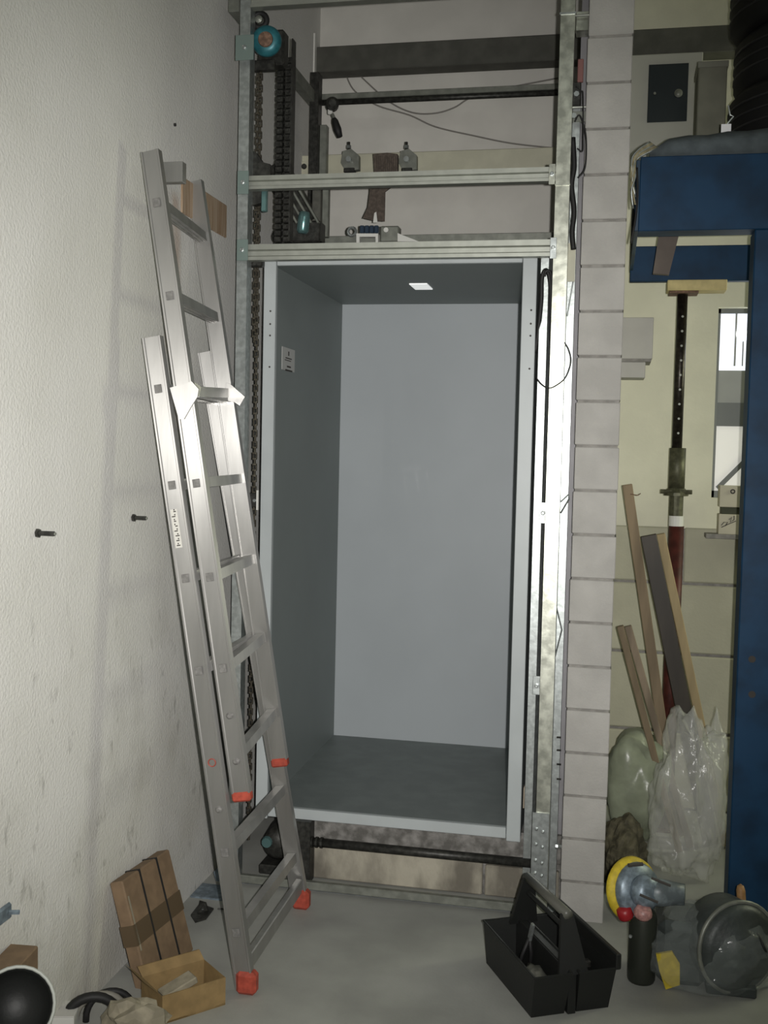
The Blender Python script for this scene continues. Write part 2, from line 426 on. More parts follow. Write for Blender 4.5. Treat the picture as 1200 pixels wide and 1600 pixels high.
# cross rails: two stacked lips
def rail(za, zb, x0, x1, y, name='cross_rail', mt=mat('dull_galvanised_rail', (.40, .415, .37), .48, .72, var=.08, vscale=25)):
    h = za-zb
    prof = [(0, 0), (h*.30, .012), (h*.34, .012), (h*.36, .004), (h, .0), (h, -.004), (h*1.02, .03), (-.02*h, .03)]
    prof = [(0, .0), (h*.22, .0), (h*.30, .010), (h*.58, .010), (h*.66, .0), (h, .0), (h, .035), (0, .035)]
    return MB().extr(prof, (x0, y, zb), (x1, y, zb), Z, Y).build(name, mt, frame)
rx0, rx1 = -1.236, -.197
rail(at(868, 262, y=3.6).z, at(868, 284, y=3.6).z, rx0, rx1, YP+.012)
rail(at(865, 375, y=3.6).z, at(865, 401, y=3.6).z, rx0, rx1, YP+.012)
zt0 = at(500, 7, y=3.6).z
rail(zt0+.045, zt0, rx0, rx1, YP+.012)
MB().box((-1.236, 3.595, .012), (-.19, 3.618, .040), .003).build('floor_rail', greysteel, frame)
MB().box((-1.236, 3.62, .0), (-.19, 3.635, .03)).build('floor_angle', mat('dark_galvanised', (.20, .215, .22), .45, .6, var=.2, vscale=30), frame)
# rear rail over the cabin roof and dark tube under it
zq = at(800, 371, y=4.3).z
MB().box((-1.2, 4.28, zq-.018), (-.2, 4.33, zq+.014), .002).build('rear_rail', greysteel, frame)
za_, zb_ = at(490, 1318, y=3.70), at(828, 1346, y=3.70)
zz = (za_.z+zb_.z)/2
MB().tube([(za_.x, 3.70, zz), (-.19, 3.70, zz)], .0165, 10).build('lower_tube', dark, frame, smooth=True)
for k in (0, .018, .036): MB().lathe([(.02, 0), (.02, .008)], (za_.x-.01+k, 3.70, zz), X, 10).build('tube_ring', dark, frame)
MB().box((at(462, 1300, y=3.69).x, 3.67, 0), (at(487, 1300, y=3.69).x, 3.73, .225), .002).build('rear_leg', dark, frame)
# splice plate with screws at the foot of the front right post
sp = MB().box((-.208, YP-.006, at(850, 1398, y=YP).z), (-.152, YP-.001, at(850, 1270, y=YP).z), .001).build('splice_plate', galv, frame)
for i, pz in enumerate((1296, 1320, 1345, 1365)):
    for dx in (-.012, .009):
        q = at(845, pz, y=YP-.006)
        MB().lathe([(.0055, 0), (.0055, .004), (.002, .006)], (-.181+dx, YP-.006, q.z-(.008 if dx > 0 else 0)), (0, -1, 0), 6).build('screw', galv, sp)
# clamp plates on posts
def clamp_plate(px, py, wpx, hpx, y, mt=galv, name='clamp_plate'):
    a, b_ = at(px, py, y=y), at(px+wpx, py+hpx, y=y)
    p = MB().box((a.x, y, b_.z), (b_.x, y+.004, a.z), .0008).build(name, mt, frame)
    c = (a+b_)/2
    MB().lathe([(.008, 0), (.008, .005), (.004, .006), (.004, .014)], (c.x, y, c.z), (0, -1, 0), 6).build('bolt_head', galv, p)
    return p
clamp_plate(858, 256, 9, 32, YP-.005, galvy)
clamp_plate(860, 371, 9, 33, YP-.005)
clamp_plate(843, 785, 11, 33, 3.66)
clamp_plate(833, 1056, 11, 30, 3.66)
clamp_plate(371, 267, 17, 36, YP-.002, mat('green_grey_plate', (.20, .26, .24), .5, .4))
clamp_plate(370, 374, 17, 33, YP-.002, MATS['green_grey_plate'])
clamp_plate(368, 55, 28, 38, YP-.012, MATS['green_grey_plate'])
MB().box((-.198, YP-.003, at(880, 289, y=YP).z-.002), (-.15, YP, at(880, 289, y=YP).z+.003)).build('joint_seam', galvy, frame)
MB().box((-.200, YP-.004, at(880, 22, y=YP).z-.002), (-.148, YP, at(880, 22, y=YP).z+.004)).build('joint_seam', galv, frame)
# side rail running back along the left wall and the rear post
s0, s1 = at(440, 90, x=-1.30), at(480, 138, x=-1.30)
MB().box((-1.33, 3.63, (s0.z+s1.z)/2-.03), (-1.29, 4.66, (s0.z+s1.z)/2+.02), .002).build('side_rail', greysteel, frame)
rp = at(497, 200, y=4.62)
MB().box((rp.x-.035, 4.60, .24), (rp.x+.005, 4.66, at(497, 112, y=4.6).z), .002).build('rear_post', dark, frame)
MB().box((rp.x+.005, 4.63, 2.30), (rp.x+.036, 4.67, 2.95), .002).build('rear_post', greysteel, frame)
# cross pipe and trunking at the rear
zp = at(870, 141, y=4.7).z
MB().box((-1.28, 4.68, zp-.002), (-.12, 4.71, zp+.022), .002).build('rear_rail', greysteel, frame)
MB().tube([(-1.28, 4.69, zp-.014), (-.12, 4.69, zp-.014)], .012, 8).build('rear_rod', dark, frame, smooth=True)
zt_ = at(660, 243, y=4.7).z; zu_ = at(660, 275, y=4.7).z
tr = tag(MB().box((at(455, 250, y=4.7).x, 4.69, zu_-.02), (-.12, 4.76, zt_+.015), .003).build('cable_trunking', cream), 'long cream steel trunking behind the upper galvanised rail', 'trunking')
# access hatch on the trunking
h0, h1 = at(462, 252, y=4.68), at(488, 268, y=4.68)
MB().box((h0.x, 4.684, h1.z-.01), (h1.x, 4.69, h0.z), .001).build('end_cap', cream, tr)
MB().lathe([(.012, 0), (.012, .006)], ((h0.x+h1.x)/2, 4.684, (h0.z+h1.z)/2), (0, -1, 0), 10).build('knockout', dark, tr)
# zig-zag ties between the right-hand channels
zg = MB()
pts = [(890, 340), (897, 430), (886, 494)]
zg.tube([at(a, b_, y=3.63) for a, b_ in pts], .0022, 5)
zg.build('wire_tie', galv, frame)
MB().tube([at(a, b_, y=3.63) for a, b_ in [(876, 784), (889, 772), (889, 780), (876, 802)]], .003, 5).build('wire_tie', galv, frame)
MB().tube([at(a, b_, y=3.63) for a, b_ in [(867, 1028), (878, 984), (870, 950)]], .0025, 5).build('wire_tie', galv, frame)
MB().box(at(888, 380, y=3.63)-V((0, .002, 0)), at(898, 440, y=3.63)+V((0, .003, 0))).build('tie_plate', cream, frame)
# stub bolts into the dividing wall
for a in (1110, 1130, 1152, 1175):
    q = at(870, a+42, y=3.62)
    MB().tube([q, q+V((.014, 0, 0))], .0035, 6).build('stud', dark, frame)
for py_ in (168, 25):
    q = at(893, py_, y=3.62); q2 = at(916, py_, y=3.62)
    MB().tube([q, (-.108, 3.62, q.z)], .004, 6).build('stud', greysteel, frame)
q = at(868, 1322, y=3.62); MB().tube([q, (px0, 3.62, q.z)], .006, 6).build('stud', galv, frame)
MB().lathe([(.011, 0), (.011, .008)], q, X, 8).build('stud_nut', galv, frame)
MB().box((-.15, 3.64, at(900, 38, y=3.64).z-.02), (px0, 3.70, at(900, 28, y=3.64).z+.02), .001).build('top_bracket', galvy, frame)

# cables right of the post
def cable(pts, r, y, label, name='cable', mt=rubber, cat='cable', group=None):
    P = [at(p[0], p[1], y=(p[2] if len(p) > 2 else y)) for p in pts]
    return tag(MB().tube(bez(P, 6), r, 6).build(name, mt, None, True), label, cat, group)
cable([(836, 552, 3.72), (842, 510, 3.705), (846, 468, 3.69), (847, 434), (853, 422), (859, 436), (861, 475), (862, 540)], .0075, 3.685, 'thick black cable looped over beside the cabin top right corner')
cable([(851, 432), (853, 424), (861, 428), (863, 470), (862, 600)], .0045, 3.66, 'second black cable running down between the cabin and the front right post')
cable([(838, 590), (846, 600), (856, 606), (866, 604), (882, 592), (890, 575), (892, 560), (888, 545), (882, 535)], .0022, 3.565, 'thin black cable forming a hanging loop across the bright right post')
cable([(895, 215), (897, 260), (893, 290), (897, 330), (894, 362), (896, 390)], .009, 3.62, 'dark cable bundle right of the post below the clamp nut')
cable([(900, 135), (908, 142), (911, 150), (911, 215), (910, 236), (902, 232)], .0022, 3.60, 'thin black wire bending along the block wall near its top')
cable([(898, 190), (905, 180), (912, 196), (916, 220), (914, 262), (903, 278)], .0028, 3.60, 'black wire curving from the guide bracket to the block wall')
hub = thing('guide_bracket', 'small dark bracket with bright nuts above the cables at the block wall', 'bracket', at(900, 150, y=3.62))
MB().box(at(893, 128, y=3.62), at(907, 165, y=3.62)+V((0, .03, 0)), .003).build('body', dark, hub)
MB().lathe([(.009, 0), (.009, .012)], at(901, 148, y=3.62), (0, -1, 0), 6).build('nut', galv, hub)
MB().lathe([(.009, 0), (.009, .012)], at(897, 182, y=3.62), (0, -1, 0), 6).build('nut', galv, hub)
MB().box(at(903, 92, y=3.62), at(911, 128, y=3.62)+V((0, .01, 0)), .002).build('connector', mat('dull_red', (.22, .10, .09), .6), hub, label='dull red connector')
MB().box(at(895, 174, y=3.62), at(917, 190, y=3.62)+V((0, .01, 0)), .001).build('foot_plate', greysteel, hub)

# ================================================================== CHAINS AND DRIVE
def chain(name, label, x, y, z0, z1, pitch, wd, strands=1, x1=None, grp=None):
    r_ = thing(name, label, 'chain', (x, y, z0), grp)
    mb = MB(); n = int((z1-z0)/pitch)
    for s_ in range(strands):
        for k in range(n):
            zz_ = z0+pitch*(k+.5); xx_ = x+(x1-x if x1 is not None else 0)*(zz_-z0)/(z1-z0)+s_*wd*1.15
            if k % 2: mb.box((xx_-wd/2, y-.004, zz_-pitch*.62), (xx_-wd*.28, y+.004, zz_+pitch*.62), .001); mb.box((xx_+wd*.28, y-.004, zz_-pitch*.62), (xx_+wd/2, y+.004, zz_+pitch*.62), .001)
            else: mb.obox((xx_, y, zz_), (wd*.5, .006, pitch*1.15), bev=.0015)
            mb.obox((xx_, y-.003, zz_+pitch*.5), (wd*.9, .007, pitch*.30))
    mb.build('links', chainm, r_, kind='stuff')
    return r_
zc_ = lambda py: at(402, py, y=3.72).z
chain('roller_chain', 'long oily roller chain hanging left of the cabin jamb', -1.232, 3.70, zc_(1310), zc_(100), .020, .015, 1)
chain('roller_chain', 'doubled oily chain run beside the long chain, ending above the sticker height', -1.247, 3.72, zc_(535), zc_(100), .021, .016, 1)
MB_ = MB()
dc = thing('cable_chain', 'dark segmented cable carrier hanging left of the rear post, behind the upper rails', 'cable carrier', (-1.18, 3.80, 2.27))
k = 0
zz_ = at(430, 378, y=3.8).z
ztop = at(430, 90, y=3.8).z
seg = MB()
while zz_ < ztop:
    for xa in (-1.208, -1.176):
        seg.box((xa, 3.80, zz_), (xa+.026, 3.83, zz_+.020), .003)
        seg.box((xa+.008, 3.795, zz_+.006), (xa+.018, 3.80, zz_+.014))
    zz_ += .0225; k += 1
seg.build('segments', dark, dc, kind='stuff')
MB().box((-1.212, 3.825, at(430, 378, y=3.8).z), (-1.146, 3.835, ztop)).build('backing_strip', dark, dc)
MB().box((-1.150, 3.79, at(430, 378, y=3.8).z), (-1.145, 3.83, ztop+.06)).build('edge_strip', dark, dc)
# drive head: round teal cover and black ring
c = at(418, 66, y=3.66)
dh = thing('drive_head', 'teal round drive cover with rusty centre at the top of the left post', 'drive', c)
MB().lathe([(.048, .0), (.052, .010), (.050, .022), (.040, .034), (.026, .036)], c, (.12, -1, -.1), 28).build('cover', teal, dh, True)
MB().lathe([(.026, 0), (.024, .006), (.008, .008)], c+V((.12, -1, -.1)).normalized()*.036, (.12, -1, -.1), 20).build('hub_face', rust, dh)
MB().box(c+V((-.045, .03, -.065)), c+V((.050, .09, .055)), .008).build('gearbox_body', dark, dh)
MB().box(c+V((-.06, .02, -.085)), c+V((.02, .05, -.05)), .003).build('sprocket_guard', dark, dh)
c2 = at(406, 32, y=3.66)
rg = thing('black_ring', 'small black ring pulley just above the teal drive cover', 'pulley', c2)
MB().tube(circ(c2, (0.1, -1, 0), .024, 20), .010, 8, True).build('ring', rubber, rg, True)
MB().lathe([(.013, 0), (.013, .012), (.004, .016)], c2+V((0, -.002, 0)), (0, -1, 0), 10).build('pin', greysteel, rg)
# lower sprocket nuts on the chain at mid height
sj = thing('chain_tensioner', 'small dark chain tensioner with pale edge halfway down the long chain', 'tensioner', at(396, 795, y=3.69))
MB().box(at(389, 770, y=3.69), at(400, 792, y=3.69)+V((0, .02, 0)), .002).build('body', dark, sj)
MB().box(at(400.5, 766, y=3.69), at(403, 797, y=3.69)+V((0, .01, 0)), .0005).build('edge_strip', white, sj)
MB().lathe([(.006, 0), (.006, .006)], at(398, 782, y=3.69), (0, -1, 0), 6).build('nut', galv, sj)
# motor and gear cluster between the two upper rails
gm = thing('hoist_motor', 'dark hoist motor with diagonal ribs and a shiny teal end between the upper rails', 'motor', at(470, 330, y=4.1))
g0 = at(440, 285, y=4.1); g1_ = at(488, 372, y=4.1)
MB().bar(at(430, 262, y=4.12), at(480, 352, y=4.12), .10, .10, X, .012).build('housing', dark, gm)
d_ = (at(480, 352, y=4.05)-at(440, 285, y=4.05)).normalized()
for k in range(4):
    o_ = V((.028*k-.03, -.012, 0))
    MB().bar(at(440, 285, y=4.06)+o_, at(478, 350, y=4.06)+o_, .009, .02, X, .002).build('rib', greysteel, gm)
MB().lathe([(.020, 0), (.023, .02), (.023, .07), (.016, .08)], at(476, 340, y=4.03)+V((0, 0, .02)), (-.1, 0, -1), 16).build('end_cap', mat('teal_chrome', (.20, .36, .36), .25, .7), gm, True)
MB().box(at(452, 345, y=4.06), at(500, 378, y=4.06)+V((0, .08, 0)), .006).build('mounting_foot', dark, gm)
MB().lathe([(.03, 0), (.03, .03), (.012, .035)], at(440, 372, y=4.02), (0, -1, 0), 14).build('pulley', dark, gm)
MB().box(at(488, 285, y=4.1), at(500, 374, y=4.1)+V((0, .03, 0)), .002).build('guide_strip', brownsteel, gm)
MB().box(at(502, 285, y=4.2), at(512, 370, y=4.2)+V((0, .03, 0)), .002).build('guide_strip', greysteel, gm)
# pulley block left, just above the upper rail
pb = thing('chain_guide', 'angular dark chain guide on the left post by the upper rail', 'chain guide', at(400, 262, y=3.68))
MB().plate([at(a, b_, y=3.66) for a, b_ in [(390, 233), (402, 240), (412, 255), (424, 258), (424, 276), (390, 276)]], Y, .03).build('plate', dark, pb)
MB().plate([at(a, b_, y=3.66) for a, b_ in [(389, 300), (398, 292), (410, 298), (412, 318), (398, 322), (388, 312)]], Y, .03).build('lower_plate', dark, pb)
MB().box(at(408, 294, y=3.64), at(416, 330, y=3.64)+V((0, .02, 0)), .003).build('bright_tab', MATS['teal_chrome'], pb)
pb2 = thing('chain_guide', 'small dark chain guide block under the lower rail left of the cabin', 'chain guide', at(400, 405, y=3.66))
MB().box(at(386, 402, y=3.65), at(410, 416, y=3.65)+V((0, .03, 0)), .004).build('block', dark, pb2)
MB().lathe([(.006, 0), (.006, .02)], at(392, 409, y=3.64), (0, 1, 0), 8).build('pin', dark, pb2)
# motor on the floor behind the ladder
fm = thing('pump_motor', 'dark round motor on the floor behind the ladder foot', 'motor', V((-1.13, 3.74, 0)))
MB().lathe([(.045, 0), (.06, .01), (.06, .13), (.04, .15), (.015, .155)], V((-1.14, 3.86, .115)), (.1, -1, 0), 24).build('housing', dark, fm, True)
MB().box((-1.2, 3.72, 0), (-1.07, 3.86, .035), .004).build('base', dark, fm)
MB().lathe([(.022, 0), (.018, .012)], V((-1.165, 3.71, .125)), (0, -1, 0), 12).build('front_cap', MATS['teal_chrome'], fm)
MB().plate([(-1.095, 3.70, .05), (-1.065, 3.70, .075), (-1.065, 3.70, .17), (-1.085, 3.70, .16)], Y, .004).build('bracket', greysteel, fm)

# ================================================================== SMALL GEAR ABOVE THE CABIN
ck = thing('crank_handle', 'black crank handle on a round bearing hanging at the rear post', 'crank', at(520, 165, y=4.55))
MB().lathe([(.028, 0), (.028, .03), (.015, .04)], at(519, 165, y=4.56), (.3, -1, 0), 16).build('bearing', dark, ck)
MB().box(at(512, 158, y=4.54), at(519, 178, y=4.54)+V((0, .015, 0)), .003).build('bearing_cap', white, ck)
MB().tube([at(519, 178, y=4.53), at(523, 187, y=4.53)], .007, 8).build('arm', greysteel, ck)
a, b_ = at(522, 185, y=4.52), at(531, 214, y=4.52)
MB().tube([a, a.lerp(b_, .15), a.lerp(b_, .6), b_], [.009, .014, .017, .012], 10).build('grip', rubber, ck, True)
def bracket_thing(px_, lab):
    y = 4.62
    b0 = thing('beam_clamp', lab, 'clamp', at(px_, 265, y=y), 'clamps on the cream trunking')
    MB().plate([at(px_+a, b_, y=y) for a, b_ in [(-9, 238), (4, 234), (16, 244), (16, 266), (-4, 270), (-12, 256)]], Y, .035).build('body', greysteel, b0)
    MB().lathe([(.012, 0), (.012, .02)], at(px_, 250, y=y-.02), (0, -1, 0), 10).build('roller', galv, b0)
    MB().tube([at(px_-1, 240, y=y-.01), at(px_-1, 222, y=y-.01)], .007, 6).build('screw', dark, b0)
    MB().lathe([(.011, 0), (.011, .012)], at(px_-1, 232, y=y-.012), (0, 0, 1), 6).build('nut', galv, b0)
    MB().box(at(px_-9, 262, y=y-.02), at(px_+8, 269, y=y-.02)+V((0, .03, 0)), .003).build('jaw', dark, b0)
    return b0
bracket_thing(546, 'left grey clamp with upright screw on the cream trunking, nearer the crank handle')
bracket_thing(636, 'right grey clamp with upright screw on the trunking, right of the brown webbing')
wbg = thing('webbing_strap', 'brown webbing strap folded over the trunking, its two tails hanging', 'strap', at(604, 255, y=4.45))
MB().plate([at(a, b_, y=4.45) for a, b_ in [(584, 242), (606, 240), (622, 242), (622, 276), (586, 276)]], Y, .03).build('fold', cloth, wbg)
for k in range(5): MB().bar(at(590+k*6.5, 243, y=4.43), at(591+k*6.5, 274, y=4.43), .010, .006, X, .002).build('ply', cloth, wbg)
MB().plate([at(a, b_, y=4.43) for a, b_ in [(578, 276), (601, 276), (598, 306), (592, 330), (584, 345), (567, 341), (575, 324), (578, 300)]], Y, .008).build('tail', cloth, wbg)
MB().plate([at(a, b_, y=4.41) for a, b_ in [(592, 276), (622, 276), (618, 288), (602, 300), (601, 346), (585, 345), (588, 326), (590, 306)]], Y, .008).build('tail', cloth, wbg)
MB().plate([at(a, b_, y=4.40) for a, b_ in [(585, 333), (588, 331), (590, 348), (583, 348)]], Y, .004).build('label', white, wbg)
cn = thing('limit_switch', 'white and blue-black limit switch block on the cabin roof rail', 'switch', at(590, 375, y=4.2))
MB().plate([at(a, b_, y=4.22) for a, b_ in [(558, 366), (592, 366), (592, 380), (588, 380), (588, 371), (563, 371), (563, 380), (558, 380)]], Y, .03).build('bracket', white, cn)
for k in range(4): MB().box(at(562+k*7.5, 352, y=4.2), at(568.5+k*7.5, 364, y=4.2)+V((0, .03, 0)), .003).build('terminal', mat('blue_black', (.03, .05, .08), .3, .2), cn)
MB().box(at(594, 353, y=4.24), at(623, 378, y=4.24)+V((0, .05, 0)), .005).build('housing', greysteel, cn)
MB().lathe([(.010, 0), (.010, .012)], at(604, 360, y=4.235), (0, -1, 0), 8).build('knob', white, cn)
MB().tube(circ(at(550, 362, y=4.22), Y, .016, 12), .006, 6, True).build('eye', galv, cn)
MB().plate([at(a, b_, y=4.25) for a, b_ in [(622, 365), (655, 378), (622, 378)]], Y, .02).build('ramp', white, cn)
def wire(pts, lab):
    P = [at(a, b_, y=YB-.008) for a, b_ in pts]
    return tag(MB().tube(bez(P, 6), .0035, 5).build('thin_cable', mat('grey_wire', (.22, .21, .19), .6), None, True), lab, 'cable')
wire([(538, 100), (541, 118), (555, 143), (590, 165), (640, 180), (680, 198), (740, 212), (800, 224), (872, 232)], 'long thin grey cable sagging across the back wall from the lintel to the right post')
wire([(548, 103), (575, 130), (610, 160), (645, 176), (680, 177), (710, 168), (735, 153), (780, 140), (872, 122)], 'second thin grey cable looping just under the rear rail on the back wall')

# ================================================================== LADDER
lad = thing('aluminium_ladder', 'aluminium extension ladder leaning on the left wall, red-orange feet', 'ladder', (-1.0, 3.1, 0))
nA0, nA1 = at(384, 1543, y=2.88), at(238.5, 527, y=2.90)
fA0, fA1 = at(469, 1404, y=3.47), at(323, 550, y=3.47)
nB0, nB1 = at(378, 1238, y=2.90), at(236, 237, y=2.92)
fB0, fB1 = at(437, 1186, y=3.41), at(304, 284, y=3.41)
wr = .054; tr_ = .026
def ladder_rail(p0, p1, outer):
    d = (p1-p0).normalized(); ax = (X-d*X.dot(d)).normalized(); ay = Y*outer
    ay = (ay-d*ay.dot(d)); ay = (ay-ax*ay.dot(ax)).normalized()
    h = wr/2; t = tr_/2
    prof = [(-h, t), (-h+.005, t), (-h+.007, t-.0025), (h-.007, t-.0025), (h-.005, t), (h, t), (h, -t), (h-.004, -t), (h-.004, -t+.004), (-h+.004, -t+.004), (-h+.004, -t), (-h, -t)]
    return MB().extr(prof, p0, p1, ax, ay).build('rail', alu, lad), d, ax, ay
rails = {}
for key, p0, p1, s_ in (('nA', nA0, nA1, -1), ('fA', fA0, fA1, 1), ('nB', nB0, nB1, -1), ('fB', fB0, fB1, 1)):
    rails[key] = ladder_rail(p0, p1, s_)+(p0, p1)
def on(key, z):
    _, d, ax, ay, p0, p1 = rails[key]; return p0+(p1-p0)*((z-p0.z)/(p1.z-p0.z))
zB = [at(0, 0, y=2.9).z]*0
def znear(key, py):
    _, d, ax, ay, p0, p1 = rails[key]
    # height on the near rail that projects to image row py
    lo, hi = p0.z, p1.z
    for _i in range(40):
        mid = (lo+hi)/2; q = on(key, mid)-CAM
        row = 800-FPX*q.dot(upv)/q.dot(fwd)
        if row > py: lo = mid
        else: hi = mid
    return lo
def rung(kn, kf, z, wood_=False, mark=True, red_=False):
    a, b_ = on(kn, z), on(kf, z)
    dd = (b_-a).normalized(); d = rails[kn][1]
    prof = [(-.015, -.015), (-.010, -.015), (-.009, -.012), (-.003, -.012), (-.002, -.015), (.002, -.015), (.003, -.012), (.009, -.012), (.010, -.015), (.015, -.015), (.015, .015), (-.015, .015)]
    az = (d-dd*d.dot(dd)).normalized(); axx = dd.cross(az)
    MB().extr(prof, a+dd*.011, b_-dd*.011, axx, az).build('rung', alu, lad)
    if mark:
        out = rails[kn][3]; ax = rails[kn][2]
        MB().obox(a+out*(tr_/2+.0005), (.022, .003, .024), ax, out, rails[kn][1], .001).build('rung_end', aluD, rails[kn][0])
for py_ in (318, 463, 608, 755, 901, 1043): rung('nB', 'fB', znear('nB', py_))
zr = znear('nB', 1180); rung('nB', 'fB', zr, mark=False)
for py_ in (758, 903, 1047, 1330, 1455): rung('nA', 'fA', znear('nA', py_))
rung('nA', 'fA', znear('nA', 608))
# bolts and round stamps on the near rails
for key, py_, mm in (('nB', 1117, aluD), ('nB', 1188, aluD), ('nA', 1263, aluD)):
    out = rails[key][3]
    MB().lathe([(.010, 0), (.010, .003), (.005, .007)], on(key, znear(key, py_))+out*(tr_/2-.002), out, 10).build('bolt_head', mm, rails[key][0])
MB().tube(circ(on('nA', znear('nA', 1190))+rails['nA'][3]*(tr_/2-.001), rails['nA'][3], .011, 14), .0016, 5, True).build('ring_mark', red, rails['nA'][0], label='faded red round mark')
# rating sticker strip
q0, q1 = on('nA', znear('nA', 795)), on('nA', znear('nA', 855))
st = MB().obox((q0+q1)/2+rails['nA'][3]*(tr_/2-.0015)-rails['nA'][2]*.006, (.020, .002, (q0-q1).length), rails['nA'][2], rails['nA'][3], rails['nA'][1]).build('sticker', mat('worn_sticker', (.62, .61, .56), .6), rails['nA'][0], label='worn strip sticker with pictograms')
st_m = MB()
for k in range(8):
    q = q1.lerp(q0, (k+.5)/8)+rails['nA'][3]*(tr_/2)-rails['nA'][2]*.006
    st_m.obox(q+rails['nA'][2]*random.uniform(-.003, .003), (random.uniform(.006, .013), .0012, .003), rails['nA'][2], rails['nA'][3], rails['nA'][1])
    st_m.obox(q+rails['nA'][1]*.005+rails['nA'][2]*random.uniform(-.003, .003), (.003, .0012, .004), rails['nA'][2], rails['nA'][3], rails['nA'][1])
st_m.build('print', inkm, rails['nA'][0])
# red end caps of the sliding section, red-orange rubber feet
for key in ('nB', 'fB'):
    _, d, ax, ay, p0, p1 = rails[key]
    MB().obox(p0-d*.010, (wr+.002, tr_+.004, .028), ax, ay, d, .005).build('end_cap', red, lad)
for key in ('nA', 'fA'):
    _, d, ax, ay, p0, p1 = rails[key]
    pz = p0-d*(p0.z-.03)/d.z
    MB().obox(V((p0.x+.004, p0.y+.0, .034)), (wr+.006, .042, .066), X, Y, Z, .010).build('rubber_foot', red, lad)
# trapezoidal guide brackets where the sections meet
for key, pts, y in (('nB', [(266, 606), (300, 596), (311, 608), (309, 620), (300, 634), (288, 655), (280, 655)], 2.885),):
    MB().plate([at(a, b_, y=y) for a, b_ in pts], Y, .006).build('guide_bracket', alu, lad)
zg_ = znear('nB', 612)
MB().plate([at(a, b_, y=3.37) for a, b_ in [(354, 598), (360, 600), (383, 620), (375, 634), (366, 628), (352, 626)]], Y, .006).build('guide_bracket', alu, lad)
MB().bar(at(289, 597, y=2.93), at(310, 612, y=3.0), .03, .012, Z).build('guide_arm', alu, lad)
MB().bar(at(308, 612, y=3.0), at(354, 614, y=3.36), .03, .012, Z).build('guide_bar', alu, lad)
# wide foot bar
a, b_ = V((nA0.x-.0, nA0.y+.02, .085)), V((fA0.x, fA0.y-.02, .085))
MB().bar(a, b_, .05, .022, Z, .003).build('foot_bar', alu, lad)

# ================================================================== THINGS ON THE LEFT WALL
# weathered board with grey end plate
wbd = thing('wall_board', 'weathered brown board fixed to the left wall behind the ladder top', 'board', (XL, 3.4, 2.35))
b0, b1, b2 = at(288, 279, x=XL+.012), at(357, 318, x=XL+.012), at(355, 361, x=XL+.012)
MB().box((XL, b0.y, (b2.z+at(290, 345, x=XL+.012).z)/2), (XL+.007, b1.y, (b0.z+b1.z)/2), .002).build('board', plaque, wbd)
e0, e1 = at(252, 253, x=XL+.03), at(285, 284, x=XL+.03)
e0, e1 = at(254, 253, y=3.12), at(285, 284, y=3.12)
MB().box((XL-.002, 3.12, e1.z), (e1.x, 3.15, e0.z), .001).build('end_plate', alu, wbd, label='small grey metal end plate')
def wall_bolt(px_, py_, L_, lab):
    p = at(px_, py_, x=XL)
    o = thing('wall_bolt', lab, 'bolt', p, 'bolts sticking out of the left wall')
    MB().tube([p-X*.01, p+X*L_], .0062, 8).build('shank', dark, o)
    MB().lathe([(.0115, 0), (.0115, .007)], p+X*.001, X, 6).build('nut', dark, o)
    MB().lathe([(.004, 0), (.0035, .004)], p+X*L_, X, 6).build('tip', greysteel, o)
wall_bolt(57, 833, .048, 'dark bolt sticking out of the white wall, farther from the ladder')
wall_bolt(207, 809, .043, 'dark bolt sticking out of the white wall, nearer the ladder')
p = at(272, 195, x=XL)
tag(MB().tube([p-X*.005, p+X*.006], .005, 6).build('wall_plug', rubber), 'tiny dark plug in the white wall above the ladder top', 'wall plug')
p = at(0, 1430, x=XL)
pad = MB(); pad.obox(p+V((.006, 0, 0)), (.012, .07, .04), bev=.005); pad.tube([p+V((.01, .02, .0)), p+V((.03, .035, -.004))], .006, 6)
tag(pad.build('wall_clip', bluegrey), 'small blue-grey clip on the white wall at the left edge', 'clip')

# ================================================================== CARDBOARD ON THE FLOOR, LEFT
def local_mb(root_loc, ax, ay, az):
    return lambda p: V(root_loc)+V(ax)*p[0]+V(ay)*p[1]+V(az)*p[2]
# leaning flat carton: u along the wall, n outward, h up the lean
P0, Q0 = at(232, 1548, z=0), at(303, 1478, z=.012)
Q0.z = 0
u = (Q0-P0); Wc = u.length; u.normalize()
T0 = at(186, 1379, y=P0.y)
hvec = V((XL+.075-P0.x, 0, 0)); hh = V((-1.322-P0.x, 0, T0.z)); Hc = hh.length; hz = (hh-u*hh.dot(u)).normalized()
nn = u.cross(hz).normalized()
if nn.x < 0: nn = -nn
ct = thing('flat_carton', 'brown taped carton with two black straps leaning on the white wall', 'carton', P0)
th = .044
MB().obox(P0+u*Wc/2+hz*Hc/2-nn*th/2, (Wc, Hc, th), u, hz, nn, .004).build('carton_body', card, ct)
for f in (.34, .70):
    c_ = P0+u*Wc*f+hz*Hc/2-nn*th/2
    MB().obox(c_, (.007, Hc+.004, th+.004), u, hz, nn).build('strap', rubber, ct)
MB().obox(P0+u*Wc/2+hz*Hc*.50-nn*th/2, (Wc+.002, .06, th+.002), u, hz, nn).build('tape', tapem, ct)
MB().obox(P0+u*.012+hz*Hc*.6-nn*(.0), (.006, Hc*.5, .002), u, hz, nn).build('frayed_edge', paper, ct)
